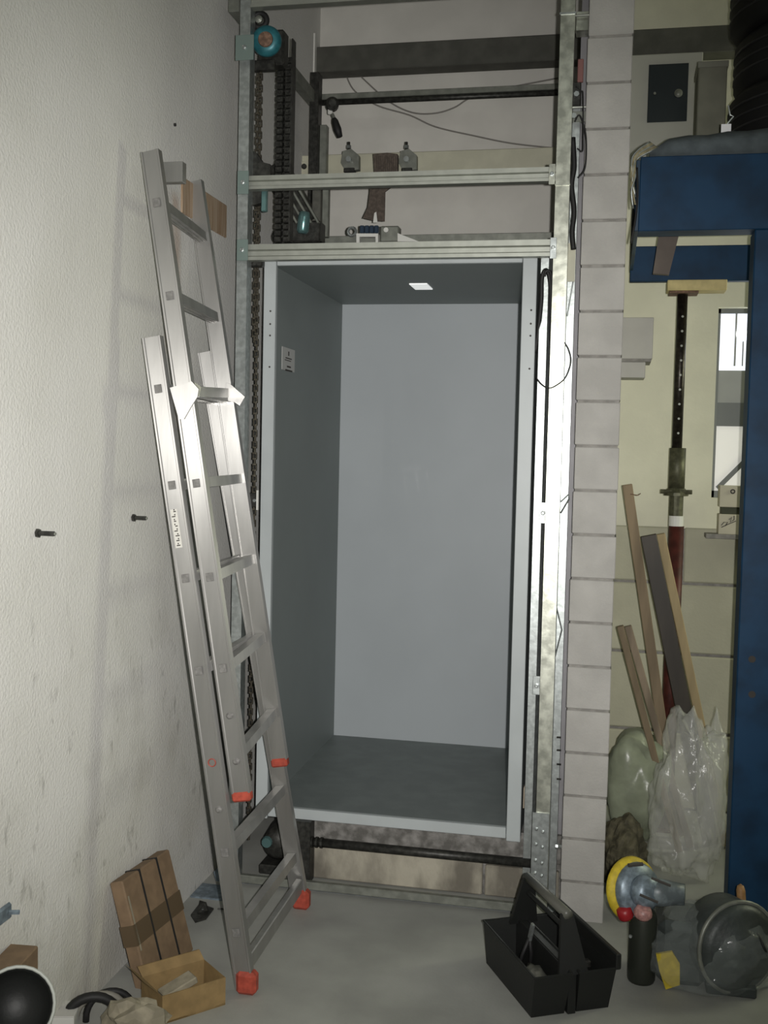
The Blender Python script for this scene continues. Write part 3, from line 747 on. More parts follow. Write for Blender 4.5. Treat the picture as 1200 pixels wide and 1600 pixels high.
# open carton in front of it
R0, R1 = at(258, 1600, z=0), at(352, 1570, z=0)
uu = (R1-R0).normalized(); vv = V((-uu.y, uu.x, 0)); Lc = .19; Wd = .13; Hh = .078
R0 = R1-uu*Lc
oc = thing('open_carton', 'open ochre carton with raised flaps in front of the strapped carton', 'carton', R0)
def wallp(a, b_, h_, t_=.004, nm='carton_side', lean=V((0, 0, 0)), z0=0):
    d = b_-a
    MB().poly([a+Z*z0, b_+Z*z0, b_+Z*(z0+h_)+lean, a+Z*(z0+h_)+lean, a+Z*z0+vv*t_+uu*t_*.2, b_+Z*z0+vv*t_-uu*t_*.2, b_+Z*(z0+h_)+lean+vv*t_, a+Z*(z0+h_)+lean+vv*t_],
        [(0, 1, 2, 3), (7, 6, 5, 4), (0, 4, 5, 1), (1, 5, 6, 2), (2, 6, 7, 3), (3, 7, 4, 0)]).build(nm, cardy, oc)
wallp(R0, R1, Hh); wallp(R0+vv*Wd, R1+vv*Wd, Hh)
wallp(R0, R0+vv*Wd, Hh); wallp(R1, R1+vv*Wd, Hh)
MB().obox(R0+uu*Lc/2+vv*Wd/2+Z*.003, (Lc, Wd, .005), uu, vv, Z).build('carton_bottom', cardy, oc)
wallp(R0+vv*Wd, R1+vv*Wd, .022, nm='flap', lean=vv*.02-uu*.005, z0=Hh)
wallp(R0+vv*.004, R0+vv*Wd, .05, nm='flap', lean=-uu*.05, z0=Hh)
MB().obox(R0+uu*Lc*.42+vv*Wd*.55+Z*.055, (.10, .05, .02), (uu+Z*.3).normalized(), vv, (Z-uu*.3).normalized(), .003).build('inner_packing', paper, oc)
# crumpled paper bag in the very front
pc = at(238, 1582, z=.05)
bmx = bmesh.new(); bmesh.ops.create_icosphere(bmx, subdivisions=3, radius=1)
for v in bmx.verts:
    n_ = noise.noise(v.co*2.3+V((3, 1, 0)))*.35+noise.noise(v.co*6)*.12
    v.co = V((v.co.x*(.085), v.co.y*.07, v.co.z*.055))*(1+n_)
    v.co += V((pc.x-.02, pc.y-.06, .055)); v.co.z = max(.001, v.co.z)
o = MB(); o.add(bmx); tag(o.build('crumpled_paper', paper), 'crumpled beige packing paper in front of the open carton', 'paper')
# loops of black hose
for cpx, rad, lab in ((158, .075, 'black hose loop standing up left of the crumpled paper'),):
    c_ = at(cpx, 1600, z=.0); r_ = thing('hose_coil', lab, 'hose', V((c_.x, c_.y-.02, 0)))
    for k in range(3):
        cc = V((c_.x-.012+.016*k, c_.y-.03+.02*k, .0))
        pts = [cc+V((math.cos(t)*(.062-.004*k), math.cos(t)*.03, .013+.075*abs(math.sin(t))**.8)) for t in [math.pi*i/14 for i in range(15)]]
        MB().tube(pts, .009 if k else .013, 8).build('hose', rubber if k != 1 else mat('grey_hose', (.22, .21, .18), .5), r_, True)
# black drum lying with its rim towards us, on brown card
dcn = at(24, 1574, y=2.08)
dr = thing('black_bucket', 'black bucket with pale rim lying at the bottom left corner', 'bucket', V((dcn.x, dcn.y, 0)))
axd = (CAM-dcn).normalized()+V((.12, -.1, .12)); axd.normalize()
cb = V(dcn)
MB().lathe([(.0, -.11), (.06, -.11), (.081, 0), (.083, .005), (.077, .005), (.073, -.004), (.055, -.05), (.0, -.05)], cb, axd, 28).build('shell', black, dr, True)
MB().tube(circ(cb+axd*.004, axd, .081, 28), .004, 8, True).build('rim', mat('pale_rim', (.42, .44, .40), .4), dr, True)
bc = at(30, 1492, x=XL+.08)
tag(MB().obox(V((XL+.045, bc.y+.03, bc.z*.47)), (.07, .13, bc.z*.94), V((1, .1, 0)).normalized(), V((-.1, 1, 0)).normalized(), Z, .003).build('small_carton', card), 'brown carton behind the black bucket against the wall', 'carton')
# white box with bracket
wb0 = at(100, 1585, z=.05)
wbx = thing('white_box', 'small white box between the black bucket and the hose', 'box', V((wb0.x, wb0.y, 0)))
MB().obox(V((wb0.x, wb0.y, .032)), (.07, .08, .062), V((1, .25, 0)).normalized(), V((-.25, 1, 0)).normalized(), Z, .003).build('box_body', white, wbx)
MB().obox(V((wb0.x, wb0.y, .064)), (.072, .082, .004), V((1, .25, 0)).normalized(), V((-.25, 1, 0)).normalized(), Z, .001).build('lid', mat('off_white', (.58, .57, .54), .5), wbx)
br = thing('angle_bracket', 'upright grey triangular bracket beside the black bucket', 'bracket', at(88, 1560, y=2.6))
MB().plate([at(a, b_, y=2.60) for a, b_ in [(72, 1525), (94, 1505), (92, 1558), (75, 1552)]], Y, .004).build('plate', greysteel, br)
MB().plate([at(a, b_, y=2.60) for a, b_ in [(94, 1505), (96, 1504), (94, 1564), (91, 1564)]], Y, .03).build('flange', dark, br)
MB().lathe([(.007, 0), (.005, .008)], at(87, 1556, y=2.598), (0, -1, 0), 8).build('screw', galv, br)
MB().box((at(72, 1560, y=2.6).x, 2.56, 0), (at(94, 1560, y=2.6).x, 2.64, at(80, 1552, y=2.6).z)).build('foot', dark, br)
# black hinge on the floor by the wall, grey floor plate at the post
fp = at(318, 1424, z=0)
hb = thing('floor_bracket', 'dark steel angle lying on the floor between carton and ladder', 'bracket', fp)
MB().plate([at(a, b_, z=.003) for a, b_ in [(298, 1430), (312, 1412), (334, 1420), (322, 1436), (305, 1441)]], Z, .005).build('plate', dark, hb)
MB().plate([at(308, 1428, z=.004), at(326, 1424, z=.004), at(322, 1410, z=.03), at(312, 1407, z=.03)], Y, .004).build('upright', dark, hb)
MB().lathe([(.006, 0), (.006, .01)], at(316, 1424, z=.004), Z, 6).build('stud', galv, hb)
bp_ = at(345, 1368, y=3.5)
bpp = thing('post_base_plate', 'blue-grey angled base plate at the foot of the left post', 'base plate', V((-1.30, 3.5, 0)))
MB().plate([at(a, b_, y=3.5) for a, b_ in [(334, 1362), (352, 1345), (352, 1378), (338, 1376)]], Y, .006).build('upright_plate', bluegrey, bpp)
MB().box((XL+.005, 3.46, 0), (-1.245, 3.575, .006)).build('floor_plate', bluegrey, bpp)
MB().tube([at(340, 1420, z=.006), at(385, 1421, z=.006)], .003, 5).build('rod', dark, bpp)

# ================================================================== TOOLBOX
A_ = at(757, 1505, z=0); B_ = at(822, 1585, z=0); C_ = at(950, 1570, z=0)
tu = (B_-A_).normalized(); tv = V((-tu.y, tu.x, 0))
if tv.dot(C_-B_) < 0: tv = -tv
Lb = (B_-A_).length+.03; Wb = tv.dot(C_-B_); Ht = .125
tb = thing('toolbox', 'open black plastic toolbox with carrying handle on the floor by the block wall', 'toolbox', (A_+B_)/2+tv*Wb/2)
def tray(v0, v1, nm):
    fl_ = .018; mb = MB()
    def P_(u_, v_, z_): return A_+tu*u_+tv*v_+Z*z_
    o_ = [(0, v0+.006), (Lb-.01, v0+.006), (Lb-.01, v1-.006), (0, v1-.006)]
    t_ = [(-fl_, v0), (Lb+fl_, v0), (Lb+fl_, v1), (-fl_, v1)]
    ti = [(-fl_+.007, v0+.006), (Lb+fl_-.007, v0+.006), (Lb+fl_-.007, v1-.006), (-fl_+.007, v1-.006)]
    oi = [(.006, v0+.012), (Lb-.016, v0+.012), (Lb-.016, v1-.012), (.006, v1-.012)]
    pts = [P_(a, b_, 0) for a, b_ in o_]+[P_(a, b_, Ht) for a, b_ in t_]+[P_(a, b_, Ht) for a, b_ in ti]+[P_(a, b_, .008) for a, b_ in oi]
    fs = [(3, 2, 1, 0)]
    for a in range(3):
        for k_ in range(4): fs.append((a*4+k_, a*4+(k_+1) % 4, a*4+4+(k_+1) % 4, a*4+4+k_))
    fs.append((12, 13, 14, 15))
    mb.poly(pts, fs).build(nm, black, tb)
    # thin rolled rim
    MB().tube([P_(a, b_, Ht) for a, b_ in t_], .004, 6, True).build('rim', black, tb)
tray(0, Wb*.45, 'tray'); tray(Wb*.55, Wb, 'tray')
vm = Wb*.5
def TP(u_, v_, z_): return A_+tu*u_+tv*v_+Z*z_
MB().obox(TP(Lb/2, vm, Ht*.5), (Lb, Wb*.1, Ht), tu, tv, Z, .002).build('centre_spine', black, tb)
hgt = .265
for ue, lean in ((.0, .03), (Lb, -.05)):
    MB().plate([TP(ue, vm-.045, Ht-.01), TP(ue, vm+.045, Ht-.01), TP(ue+lean, vm+.018, hgt), TP(ue+lean, vm-.018, hgt)], tu, .012).build('handle_arm', black, tb)
MB().tube([TP(.02, vm, hgt), TP(Lb-.04, vm, hgt)], .0145, 12).build('handle', mat('worn_black_plastic', (.10, .10, .085), .4), tb, True)
MB().tube([TP(.03, vm, hgt-.045), TP(Lb-.05, vm, hgt-.045)], .007, 8).build('lower_bar', black, tb)
# raised side lid of the far tray
MB().obox(TP(Lb/2, Wb+.004, Ht+.020), (Lb+.05, .016, .045), tu, tv, Z, .003).build('side_lid', black, tb)
# tools
t1 = thing('hammer', 'hammer with pale wooden shaft lying in the far toolbox tray', 'hammer', TP(.1, Wb*.75, .02))
MB().tube([TP(.05, Wb*.72, .02), TP(.24, Wb*.78, .085)], .008, 8).build('shaft', woodg, t1, True)
MB().obox(TP(.24, Wb*.78, .088), (.022, .07, .022), tu, tv, Z, .004).build('head', dark, t1)
t2 = thing('pliers', 'steel pliers with dark grips standing in the toolbox under the handle', 'pliers', TP(.14, Wb*.33, .02))
for s_ in (-1, 1):
    MB().tube([TP(.12, Wb*.30+s_*.02, .02), TP(.13, Wb*.32+s_*.014, .08), TP(.135, Wb*.34, .13)], .006, 6).build('grip', rubber, t2, True)
MB().bar(TP(.135, Wb*.34, .125), TP(.145, Wb*.36, .175), .014, .008, tu).build('jaws', galv, t2)
t3_ = thing('grey_rag', 'crumpled grey rag in the front end of the near toolbox tray', 'rag', TP(.26, Wb*.22, .05))
bmx = bmesh.new(); bmesh.ops.create_icosphere(bmx, subdivisions=3, radius=1)
for v in bmx.verts:
    n_ = noise.noise(v.co*2.6)*.45
    q = V((v.co.x*.07, v.co.y*.035, v.co.z*.03))*(1+n_); v.co = TP(.25, Wb*.22, .06)+tu*q.x+tv*q.y+Z*q.z
o = MB(); o.add(bmx); o.build('cloth', mat('rag_cloth', (.12, .12, .10), .9, var=.3, vscale=60), t3_, True)

# ================================================================== BLUE RACK
rk = thing('blue_rack', 'blue painted steel rack with thick top beam at the right', 'rack', (.52, 3.8, 0))
yb0 = 3.8
zb1, zb0 = 2.552, 2.306
MB().box((.072, yb0, zb0), (1.6, yb0+.012, zb1), .002).build('front_beam', blue, rk)
MB().box((.072, yb0+.012, zb0), (1.6, yb0+.10, zb0+.012)).build('beam_flange', blue, rk)
MB().box((.072, yb0+.012, zb1-.012), (1.6, yb0+.10, zb1)).build('beam_flange', blue, rk)
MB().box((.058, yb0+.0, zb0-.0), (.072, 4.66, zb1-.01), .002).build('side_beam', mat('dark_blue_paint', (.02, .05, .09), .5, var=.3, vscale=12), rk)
MB().box((.06, 4.6, at(985, 440, y=4.6).z), (1.6, 4.64, at(985, 385, y=4.6).z), .003).build('rear_beam', blue, rk)
MB().box((.06, yb0+.1, 2.50), (1.6, 4.6, 2.515)).build('deck', mat('dark_deck', (.05, .06, .06), .8), rk)
MB().box((.447, yb0+.0, .0), (.580, yb0+.12, zb0), .004).build('column', blue, rk)
for pz in (1030, 1085):
    q = at(1175, pz, y=yb0)
    MB().lathe([(.012, 0), (.012, .0015)], V((q.x-.0, yb0+.0005, q.z)), (0, -1, 0), 12).build('bolt_hole', inkm, rk)
MB().plate([at(a, b_, y=4.3) for a, b_ in [(1030, 362), (1062, 362), (1045, 430), (1020, 428)]], Y, .03).build('diagonal_brace', mat('brown_grey_steel', (.15, .12, .10), .6, var=.2), rk)
# steel prop under the rear beam with timber on its head
pr = thing('steel_prop', 'adjustable steel prop, dark above and red below, under the blue rack', 'prop', (.285, 4.62, 0))
zph = at(1060, 456, y=4.6).z
xp = lambda py: at(1062, py, y=4.62).x
zz1 = at(1060, 700, y=4.62).z; zz2 = at(1060, 765, y=4.62).z; zz3 = at(1060, 806, y=4.62).z; zz4 = at(1060, 822, y=4.62).z
xm = .272
MB().lathe([(.021, 0), (.021, zph-zz1)], (xm, 4.62, zz1), Z, 16).build('inner_tube', mat('oily_brown_steel', (.035, .03, .024), .35, .6, var=.4, vscale=60), pr, True)
for k in range(9):
    q = zz1+.06+k*(zph-zz1-.1)/9
    MB().lathe([(.0055, 0), (.0045, .002)], (xm+.002, 4.5995, q), (0, -1, 0), 8).build('pin_hole', greysteel, pr)
MB().box((xm-.055, 4.57, zph-.008), (xm+.06, 4.67, zph), .001).build('head_plate', rust, pr)
MB().lathe([(.033, 0), (.033, zz1-zz2)], (xm+.004, 4.62, zz2), Z, 16).build('collar', mat('olive_steel', (.10, .10, .06), .5, .4, var=.3, vscale=50), pr, True)
MB().lathe([(.05, 0), (.05, .012), (.036, .03)], (xm+.004, 4.62, zz2-.025), Z, 12).build('nut', MATS['olive_steel'], pr)
MB().tube([(xm-.06, 4.59, zz2-.008), (xm+.065, 4.59, zz2-.008)], .009, 8).build('nut_handle', MATS['olive_steel'], pr)
MB().lathe([(.028, 0), (.028, zz2-zz3)], (xm+.006, 4.62, zz3), Z, 16).build('thread_sleeve', MATS['olive_steel'], pr)
MB().lathe([(.030, 0), (.030, zz3-zz4)], (xm+.008, 4.62, zz4), Z, 16).build('label_band', white, pr)
MB().lathe([(.031, 0), (.031, zz4-.008)], (xm+.010, 4.62, .008), Z, 16).build('outer_tube', redp, pr, True)
MB().box((xm-.05, 4.56, 0), (xm+.07, 4.68, .008)).build('base_plate', redp, pr)
ty0, ty1 = at(1043, 437, y=4.58), at(1135, 455, y=4.58)
tag(MB().box((ty0.x, 4.56, zph+.0005), (ty1.x, 4.66, at(985, 440, y=4.6).z-.0005), .002).build('timber_block', woody), 'short yellow timber between the prop head and the blue rear beam', 'timber')

# things on the rack
mt_ = MB()
# felt mat draped over the beam's top
n_x = 24
pts = []; fs = []
for i in range(n_x+1):
    x_ = .10+i*(1.5/n_x)
    zz_ = 2.556
    wv = .010*math.sin(x_*17)+.006*math.sin(x_*41)
    topz = 2.60+.03*min(1, max(0, (x_-.12)/.12))+wv*.6
    if i == 0: topz = 2.566
    for (yy, z_) in ((yb0-.012, zz_-.004), (yb0-.02, (topz+zz_)/2), (yb0+.02, topz), (yb0+.75, topz+.01), (yb0+.75, zz_)):
        pts.append((x_, yy, z_))
for i in range(n_x):
    for k in range(4):
        a = i*5+k; fs.append((a, a+1, a+6, a+5))
    fs.append((i*5+4, i*5, i*5+5, i*5+9))
fs.append((0, 1, 2, 3, 4)); fs.append(tuple(n_x*5+q_ for q_ in (4, 3, 2, 1, 0)))
tag(mt_.poly(pts, fs).build('felt_mat', matm, None, True), 'thick grey felt mat draped along the top of the blue rack', 'mat')
def tyre(c_, R_, h_, lab):
    o_ = thing('car_tyre', lab, 'tyre', c_, 'tyres on the blue rack')
    MB().lathe([(R_*.62, .012), (R_*.70, 0), (R_*.92, 0), (R_, .03), (R_, h_-.03), (R_*.92, h_), (R_*.70, h_), (R_*.62, h_-.012), (R_*.62, .012)], c_, Z, 40).build('tread', rubber, o_, True)
    for f in (.3, .5, .7): MB().tube(circ(V(c_)+Z*h_*f, Z, R_*1.001, 40), .004, 5, True).build('tread_rib', mat('tyre_rib', (.04, .04, .04), .4), o_, True)
    return o_
tx = .72
tyre((tx, 4.20, 2.655), .335, .20, 'black tyre lying on the felt mat, lowest of the stack')
tyre((tx+.02, 4.21, 2.858), .34, .20, 'black tyre in the middle of the stack on the rack')
tyre((tx-.01, 4.20, 3.061), .33, .20, 'uppermost black tyre of the stack near the ceiling')
gbx = thing('grey_box', 'olive-grey upright box standing on the rack between switch cabinet and tyres', 'box', (.33, 4.45, 2.65))
a, b_ = at(1092, 98, y=4.45), at(1133, 205, y=4.45)
MB().box((a.x, 4.45, 2.655), (b_.x+.0, 4.62, a.z), .004).build('box_body', mat('olive_grey', (.22, .22, .17), .7, var=.12, vscale=12), gbx)
MB().box((a.x-.004, 4.446, a.z-.02), (b_.x+.004, 4.624, a.z+.004), .002).build('lid', mat('olive_grey_lid', (.26, .26, .21), .6), gbx)
a, b_ = at(1127, 194, y=3.86), at(1142, 210, y=3.86)
wt = thing('white_tag', 'small bright white tag at the foot of the tyre stack', 'tag', (a+b_)/2)
MB().box((a.x, 3.86, b_.z), (b_.x, 3.862, a.z)).build('card', mat('bright_card', (.95, .95, .98), .4), wt)
MB().tube([at(1138, 165, y=3.862), at(1141, 180, y=3.862), at(1146, 182, y=3.862), at(1136, 194, y=3.862)], .003, 5).build('string', galv, wt)
# frayed straw rope at the rack's left end
rp_ = thing('rope_bundle', 'frayed straw-coloured rope hanging at the left end of the blue beam', 'rope', (.06, 3.78, 2.5))
for k in range(7):
    j = random.uniform(-3, 3)
    P = [at(1016+k*2, 222+k*1.5, y=3.79), at(1000-k, 232+k*3, y=3.78), at(988+k*.8, 246+k*5, y=3.775), at(987+j*.5, 268+k*5, y=3.775), at(990+j, 290+k*6, y=3.785)]
    MB().tube(bez(P, 4), .0035, 5).build('strand', straw if k % 3 else galv, rp_, True)
cable([(995, 262), (996, 300), (993, 340), (986, 380)], .004, 3.79, 'thin dark cable dropping along the end of the blue beam', 'drop_cable', rubber)

# electric cabinet on the back wall
ec0, ec1 = at(984, 85, y=YB-.14), at(1094, 216, y=YB-.14)
ec = thing('switch_cabinet', 'pale grey wall cabinet with dark window and round lock above the rack', 'cabinet', ((ec0.x+ec1.x)/2, YB, ec1.z))
MB().box((ec0.x, YB-.13, ec1.z-.08), (ec1.x, YB, ec0.z), .003).build('cabinet_body', mat('pale_grey_cabinet', (.40, .40, .36), .55, var=.04), ec)
d0, d1 = at(1014, 101, y=YB-.135), at(1073, 189, y=YB-.135)
dd_ = MB().box((d0.x, YB-.134, d1.z), (d1.x, YB-.128, d0.z), .001).build('dark_window', mat('smoked_panel', (.018, .024, .028), .25), ec)
q = at(1060, 146, y=YB-.14)
MB().lathe([(.017, 0), (.017, .006), (.010, .010), (.004, .012)], q, (0, -1, 0), 16).build('lock', greysteel, dd_)
q = at(1023, 146, y=YB-.14)
MB().lathe([(.006, 0), (.005, .005)], q, (0, -1, 0), 10).build('indicator', greysteel, dd_)
# white duct boxes on the dividing wall's hall side
du = thing('duct_box', 'white square duct stub with smaller step beneath, on the block wall', 'duct', (.03, 4.66, 1.9))
a, b_ = at(1022, 495, y=4.6), at(1022, 560, y=4.6)
MB().box((px1-.002, 4.62, b_.z), (a.x, 4.80, a.z), .002).build('upper_box', mat('duct_paint', (.50, .49, .45), .8, var=.05), du)
MB().box((px1-.002, 4.62, b_.z-.012), (a.x-.005, 4.80, b_.z)).build('lower_lip', mortar, du)
c_ = at(1008, 590, y=4.62)
MB().box((px1-.002, 4.63, c_.z), (c_.x, 4.78, b_.z-.012), .002).build('lower_box', MATS['duct_paint'], du)
# cartons on the ledge by the window
lb = thing('ledge_carton', 'cream carton on the ledge under the window, topmost of two', 'carton', at(1140, 790, y=4.85), 'cartons on the ledge')
a, b_ = at(1123, 758, y=4.86), at(1160, 790, y=4.86)
zl0 = at(1123, 833, y=4.86).z; zl1 = at(1123, 802, y=4.86).z
sh = tag(MB().box((wx0-.03, YB-.16, zl0-.02), (1.6, YB-.0655, zl0), .002).build('window_ledge', mortar), 'narrow grey stone ledge on the back wall under the window', 'ledge')
MB().box((a.x, 4.80, zl0), (b_.x+.1, 4.88, zl1), .002).build('carton_body', mat('pale_carton', (.52, .49, .38), .8, var=.06), None)
lo = [o for o in COL.objects if o.name.startswith('carton_body') and o.parent is None][0]
lo.name = 'lower_ledge_carton'; lo.name = 'marked_carton'
tag(lo, 'cream carton with dark handwriting on the ledge beside the blue column', 'carton', 'cartons on the ledge')
ink = MB()
for pts in ([(1127, 821), (1131, 816), (1137, 816), (1133, 822)], [(1139, 812), (1143, 808), (1141, 816), (1147, 812), (1147, 806)], [(1127, 824), (1138, 819), (1150, 814)]):
    ink.tube([at(x_, y_, y=4.80) for x_, y_ in pts], .0022, 4)
ink.build('handwriting', inkm, lo)
MB().box((a.x+.01, 4.81, zl1), (b_.x+.1, 4.88, zl1+.03), .002).build('dark_gap', mat('dark_olive', (.05, .055, .03), .7), lb)  # solid dark strip standing for the shaded gap between the two cartons
MB().box((a.x, 4.80, zl1+.03), (b_.x+.1, 4.88, a.z), .002).build('carton_body', MATS['pale_carton'], lb)
MB().tube(circ(at(1145, 768, y=4.798), Y, .008, 10), .003, 5, True).build('hole_ring', inkm, lb)

bg = thing('beige_offcut', 'small beige board offcut leaning in the pit right of the cabin foot', 'offcut', V((-.205, 3.80, .2355)))
MB().plate([at(a, b_, y=3.80) for a, b_ in [(836, 1188), (840, 1262), (816, 1262), (818, 1232), (828, 1204)]], Y, .01).build('board', mat('beige_board', (.40, .34, .26), .8), bg)
MB().tube([at(816, 1226, y=3.79), at(826, 1230, y=3.79), at(838, 1240, y=3.79)], .0018, 5).build('wire', inkm, bg)
# ================================================================== LEANING TIMBERS
def plank(name, lab, top, bot, w_, t_, yt, ybm, mt, side=None, tilt=0):
    p1, p0 = at(*top, y=yt), at(*bot, y=ybm)
    d = (p1-p0).normalized(); p0 = p0-d*(p0.z-.012)/d.z
    s_ = V((math.cos(tilt), math.sin(tilt), 0))
    o_ = MB().bar(p0, p1, w_, t_, s_, .0025).build(name, mt)
    tag(o_, lab, 'timber', 'timbers leaning at the block wall'); return o_, p0, p1
plank('timber_batten', 'long reddish batten, the tallest timber leaning on the block wall', (980, 757), (1047, 1222), .040, .022, 4.48, 4.50, woodr)
nl = at(985, 772, y=4.465)
tag(MB().tube([nl, nl+V((.03, 0, -.004)), nl+V((.04, 0, .004))], .0018, 5).build('bent_nail', rust), 'bent nail sticking out near the top of the tall batten', 'nail')
plank('shuttering_board', 'wide dark film-faced board leaning right of the tall batten', (1013, 836), (1094, 1235), .062, .022, 4.40, 4.42, woodd)
plank('timber_batten', 'pale pine batten leaning along the right edge of the dark board', (1032, 834), (1116, 1232), .034, .040, 4.43, 4.45, wood)
plank('timber_batten', 'short brown batten, the leftmost of the leaning timbers', (969, 978), (1033, 1222), .026, .030, 4.30, 4.32, woodr)
plank('timber_batten', 'short weathered batten just right of the leftmost one', (981, 978), (1050, 1222), .028, .025, 4.36, 4.38, woodg)

# ================================================================== HEAP AT THE RIGHT FOREGROUND
def blob(name, c_, s_, mt, f1=1.6, a1=.3, f2=5, a2=.12, sub=4, flat=.001, seed=0, smooth=False, parent=None):
    bmx = bmesh.new(); bmesh.ops.create_icosphere(bmx, subdivisions=sub, radius=1)
    for v in bmx.verts:
        n_ = noise.noise(v.co*f1+V((seed, seed*2.1, 0)))*a1+abs(noise.noise(v.co*f2+V((seed, 0, seed))))*a2
        v.co = V((v.co.x*s_[0], v.co.y*s_[1], v.co.z*s_[2]))*(1+n_)+V(c_)
        v.co.z = max(flat, v.co.z)
    o_ = MB(); o_.add(bmx); return o_.build(name, mt, parent, smooth)
c_ = at(1072, 1320, y=4.12)
clear = blob('clear_plastic_bag', (c_.x, 4.12, .27), (.125, .12, .30), poly, 1.8, .35, 6, .22, seed=2, smooth=True, sub=5)
tag(clear, 'tall crumpled clear plastic bag standing beside the blue column', 'plastic bag')
tag(blob('clear_plastic_bag', (at(1112, 1262, y=4.2).x, 4.25, .30), (.05, .07, .24), poly, 2.2, .35, 6, .25, seed=5, smooth=True), 'small dull clear bag wedged against the blue column top of the heap', 'plastic bag')
c_ = at(1000, 1250, y=4.35)
tag(blob('green_plastic_sack', (c_.x-.01, 4.38, .26), (.125, .12, .22), polyg, 1.5, .25, 5, .12, seed=4, smooth=True), 'dull green plastic sack behind the clear bag next to the block wall', 'sack')
c_ = at(975, 1330, y=3.95)
tag(blob('dark_sack', (c_.x-.0, 4.02, .08), (.075, .12, .14), mat('dark_brown_sack', (.10, .09, .055), .8, var=.5, vscale=25, bump=.6), 1.8, .3, 7, .2, seed=8), 'dark brown crumpled sack low against the block wall behind the yellow disc', 'sack')
# work surface: the wrapped machine (transparent film over a grey drum)
wm = thing('wrapped_machine', 'grey machine drum wrapped in clear film on the floor, right foreground', 'machine', (.42, 3.28, 0))
c_ = at(1112, 1500, y=3.28)
dk = mat('grey_green_drum', (.055, .065, .062), .45, .1, var=.3, vscale=14, bump=.3)
axm = V((.55, -1, .1)).normalized()
MB().lathe([(.03, -.09), (.11, -.08), (.126, -.06), (.126, .05), (.106, .07), (.06, .075), (.05, .09), (.012, .095)], V((c_.x+.045, 3.27, .131)), axm, 36).build('drum', dk, wm, True)
MB().tube(circ(V((c_.x+.045, 3.27, .131))+axm*.045, axm, .129, 36), .007, 8, True).build('drum_rim', greysteel, wm, True)
MB().box((c_.x-.16, 3.22, 0), (c_.x-.02, 3.40, .19), .02).build('motor_block', dk, wm)
MB().box((c_.x-.02, 3.2, 0), (c_.x+.12, 3.4, .03), .004).build('base', dk, wm)
a, b_ = at(1025, 1490, y=3.20), at(1062, 1538, y=3.20)
MB().plate([a, at(1050, 1486, y=3.20), at(1062, 1505, y=3.20), b_, at(1040, 1545, y=3.20), at(1030, 1515, y=3.20)], Y, .01).build('yellow_label', yellow, wm, label='yellow warning patch')
blob('film_wrap', (c_.x+.0, 3.29, .09), (.20, .13, .135), mat('clear_wrap', (.45, .50, .48), .12, alpha=.17, bump=1., bscale=26, spec=.9), 1.6, .2, 6, .15, seed=11, parent=wm)
# angle polisher with yellow pad resting on the machine
pc_ = at(984, 1388, y=3.27)
po = thing('angle_polisher', 'grey polisher with yellow-edged pad lying on the wrapped machine', 'polisher', pc_)
axp = V((.62, -.74, .22)).normalized()
MB().lathe([(.030, -.004), (.088, -.002), (.094, .006), (.090, .020), (.07, .026)], pc_, axp, 32).build('backing_pad', yellow, po, True)
MB().lathe([(.074, .022), (.080, .030), (.072, .05), (.03, .058)], pc_, axp, 32).build('pad_face', bluegrey, po, True)
MB().lathe([(.045, .05), (.05, .07), (.04, .095), (.02, .10)], pc_, axp, 20).build('gear_head', bluegrey, po, True)
e_ = at(1070, 1398, y=3.25)
MB().tube([pc_+axp*.05+V((.01, 0, .0)), pc_.lerp(e_, .45)+axp*.03, pc_.lerp(e_, .8), e_], [.040, .040, .034, .030], 14).build('motor_body', mat('steel_blue_plastic', (.15, .18, .19), .4, var=.4, vscale=30), po, True)
MB().tube([at(1018, 1372, y=3.17), at(1048, 1384, y=3.17)], .004, 6).build('vent_slot', inkm, po)
MB().tube([at(1000, 1398, y=3.16), at(1028, 1410, y=3.16)], .004, 6).build('vent_slot', inkm, po)
MB().tube([at(982, 1352, y=3.20), at(1004, 1350, y=3.22)], .006, 6).build('guard_edge', inkm, po)
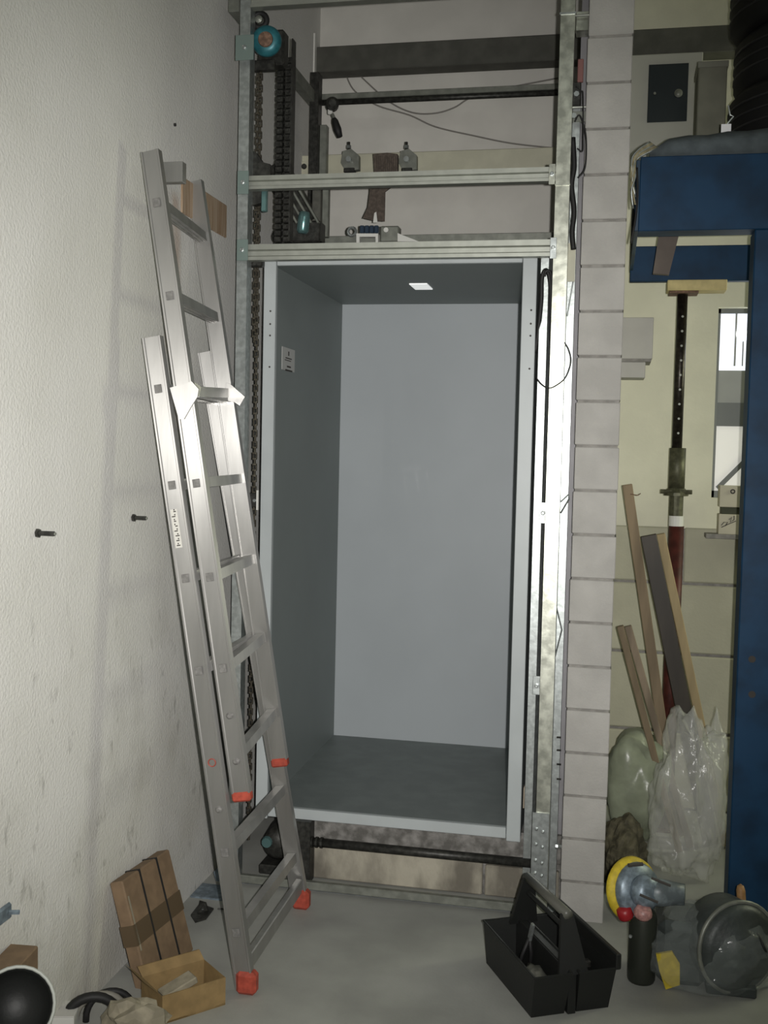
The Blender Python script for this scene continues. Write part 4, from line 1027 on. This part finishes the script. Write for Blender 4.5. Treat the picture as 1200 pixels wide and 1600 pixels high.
# dark canister with red cap
cc_ = at(1003, 1500, y=3.22)
cn_ = thing('dark_canister', 'dark cylindrical canister with red cap left of the wrapped machine', 'canister', V((cc_.x, 3.24, 0)))
MB().lathe([(.038, 0), (.041, .008), (.041, .19), (.034, .21), (.018, .222)], V((cc_.x, 3.24, 0)), Z, 20).build('canister_body', mat('dark_olive_steel', (.030, .034, .026), .4, .2), cn_, True)
MB().lathe([(.020, 0), (.024, .006), (.022, .03), (.01, .036)], at(979, 1434, y=3.20), (-.35, -.2, 1), 14).build('cap', mat('deep_red', (.30, .015, .02), .4), cn_, True)
MB().lathe([(.024, 0), (.028, .01), (.02, .03)], at(1004, 1430, y=3.19), (.1, -.5, 1), 14).build('valve', mat('pale_red', (.42, .22, .20), .4, var=.3, vscale=90), cn_, True)
MB().lathe([(.006, 0), (.004, .004)], at(985, 1463, y=3.20), (0, -1, 0), 8).build('rivet', galv, cn_)
# wooden handle sticking up
a, b_ = at(1157, 1384, y=3.47), at(1160, 1432, y=3.46)
wh = thing('wooden_handle', 'short upright brown wooden handle behind the wrapped machine, before the blue column', 'handle', V((b_.x, b_.y, 0)))
MB().tube([V((b_.x+.004, b_.y, .0)), b_, a.lerp(b_, .15), a], [.011, .013, .014, .010], 12).build('grip', mat('handle_wood', (.36, .20, .08), .5, var=.2, vscale=50), wh, True)
MB().lathe([(.008, 0), (.003, .005)], a, (0, 0, 1), 10).build('end_knob', mat('handle_wood_end', (.28, .15, .06), .5), wh)
# black hose from heap, and pale jug at the right edge
P = [at(1150, 1425, y=3.3), at(1178, 1450, y=3.25), at(1196, 1485, y=3.2), at(1215, 1530, z=.012)]
tag(MB().tube(bez(P, 6), .004, 6).build('power_cable', rubber, None, True), 'black power cable running down the right side of the wrapped machine', 'cable')
jg = thing('pale_jug', 'translucent pale jug at the right edge by the blue column', 'jug', V((at(1196, 1412, z=0).x+.03, 3.92, 0)))
jx = at(1196, 1412, y=3.92).x+.045
MB().lathe([(.055, 0), (.06, .01), (.06, .09), (.035, .12), (.02, .125), (.02, .145)], (jx, 3.92, .0), Z, 20).build('jug_body', mat('milky_plastic', (.50, .54, .50), .35), jg, True)
MB().tube([(jx-.045, 3.90, .09), (jx-.062, 3.88, .10), (jx-.06, 3.88, .13), (jx-.02, 3.90, .135)], .006, 8).build('jug_handle', MATS['milky_plastic'], jg, True)
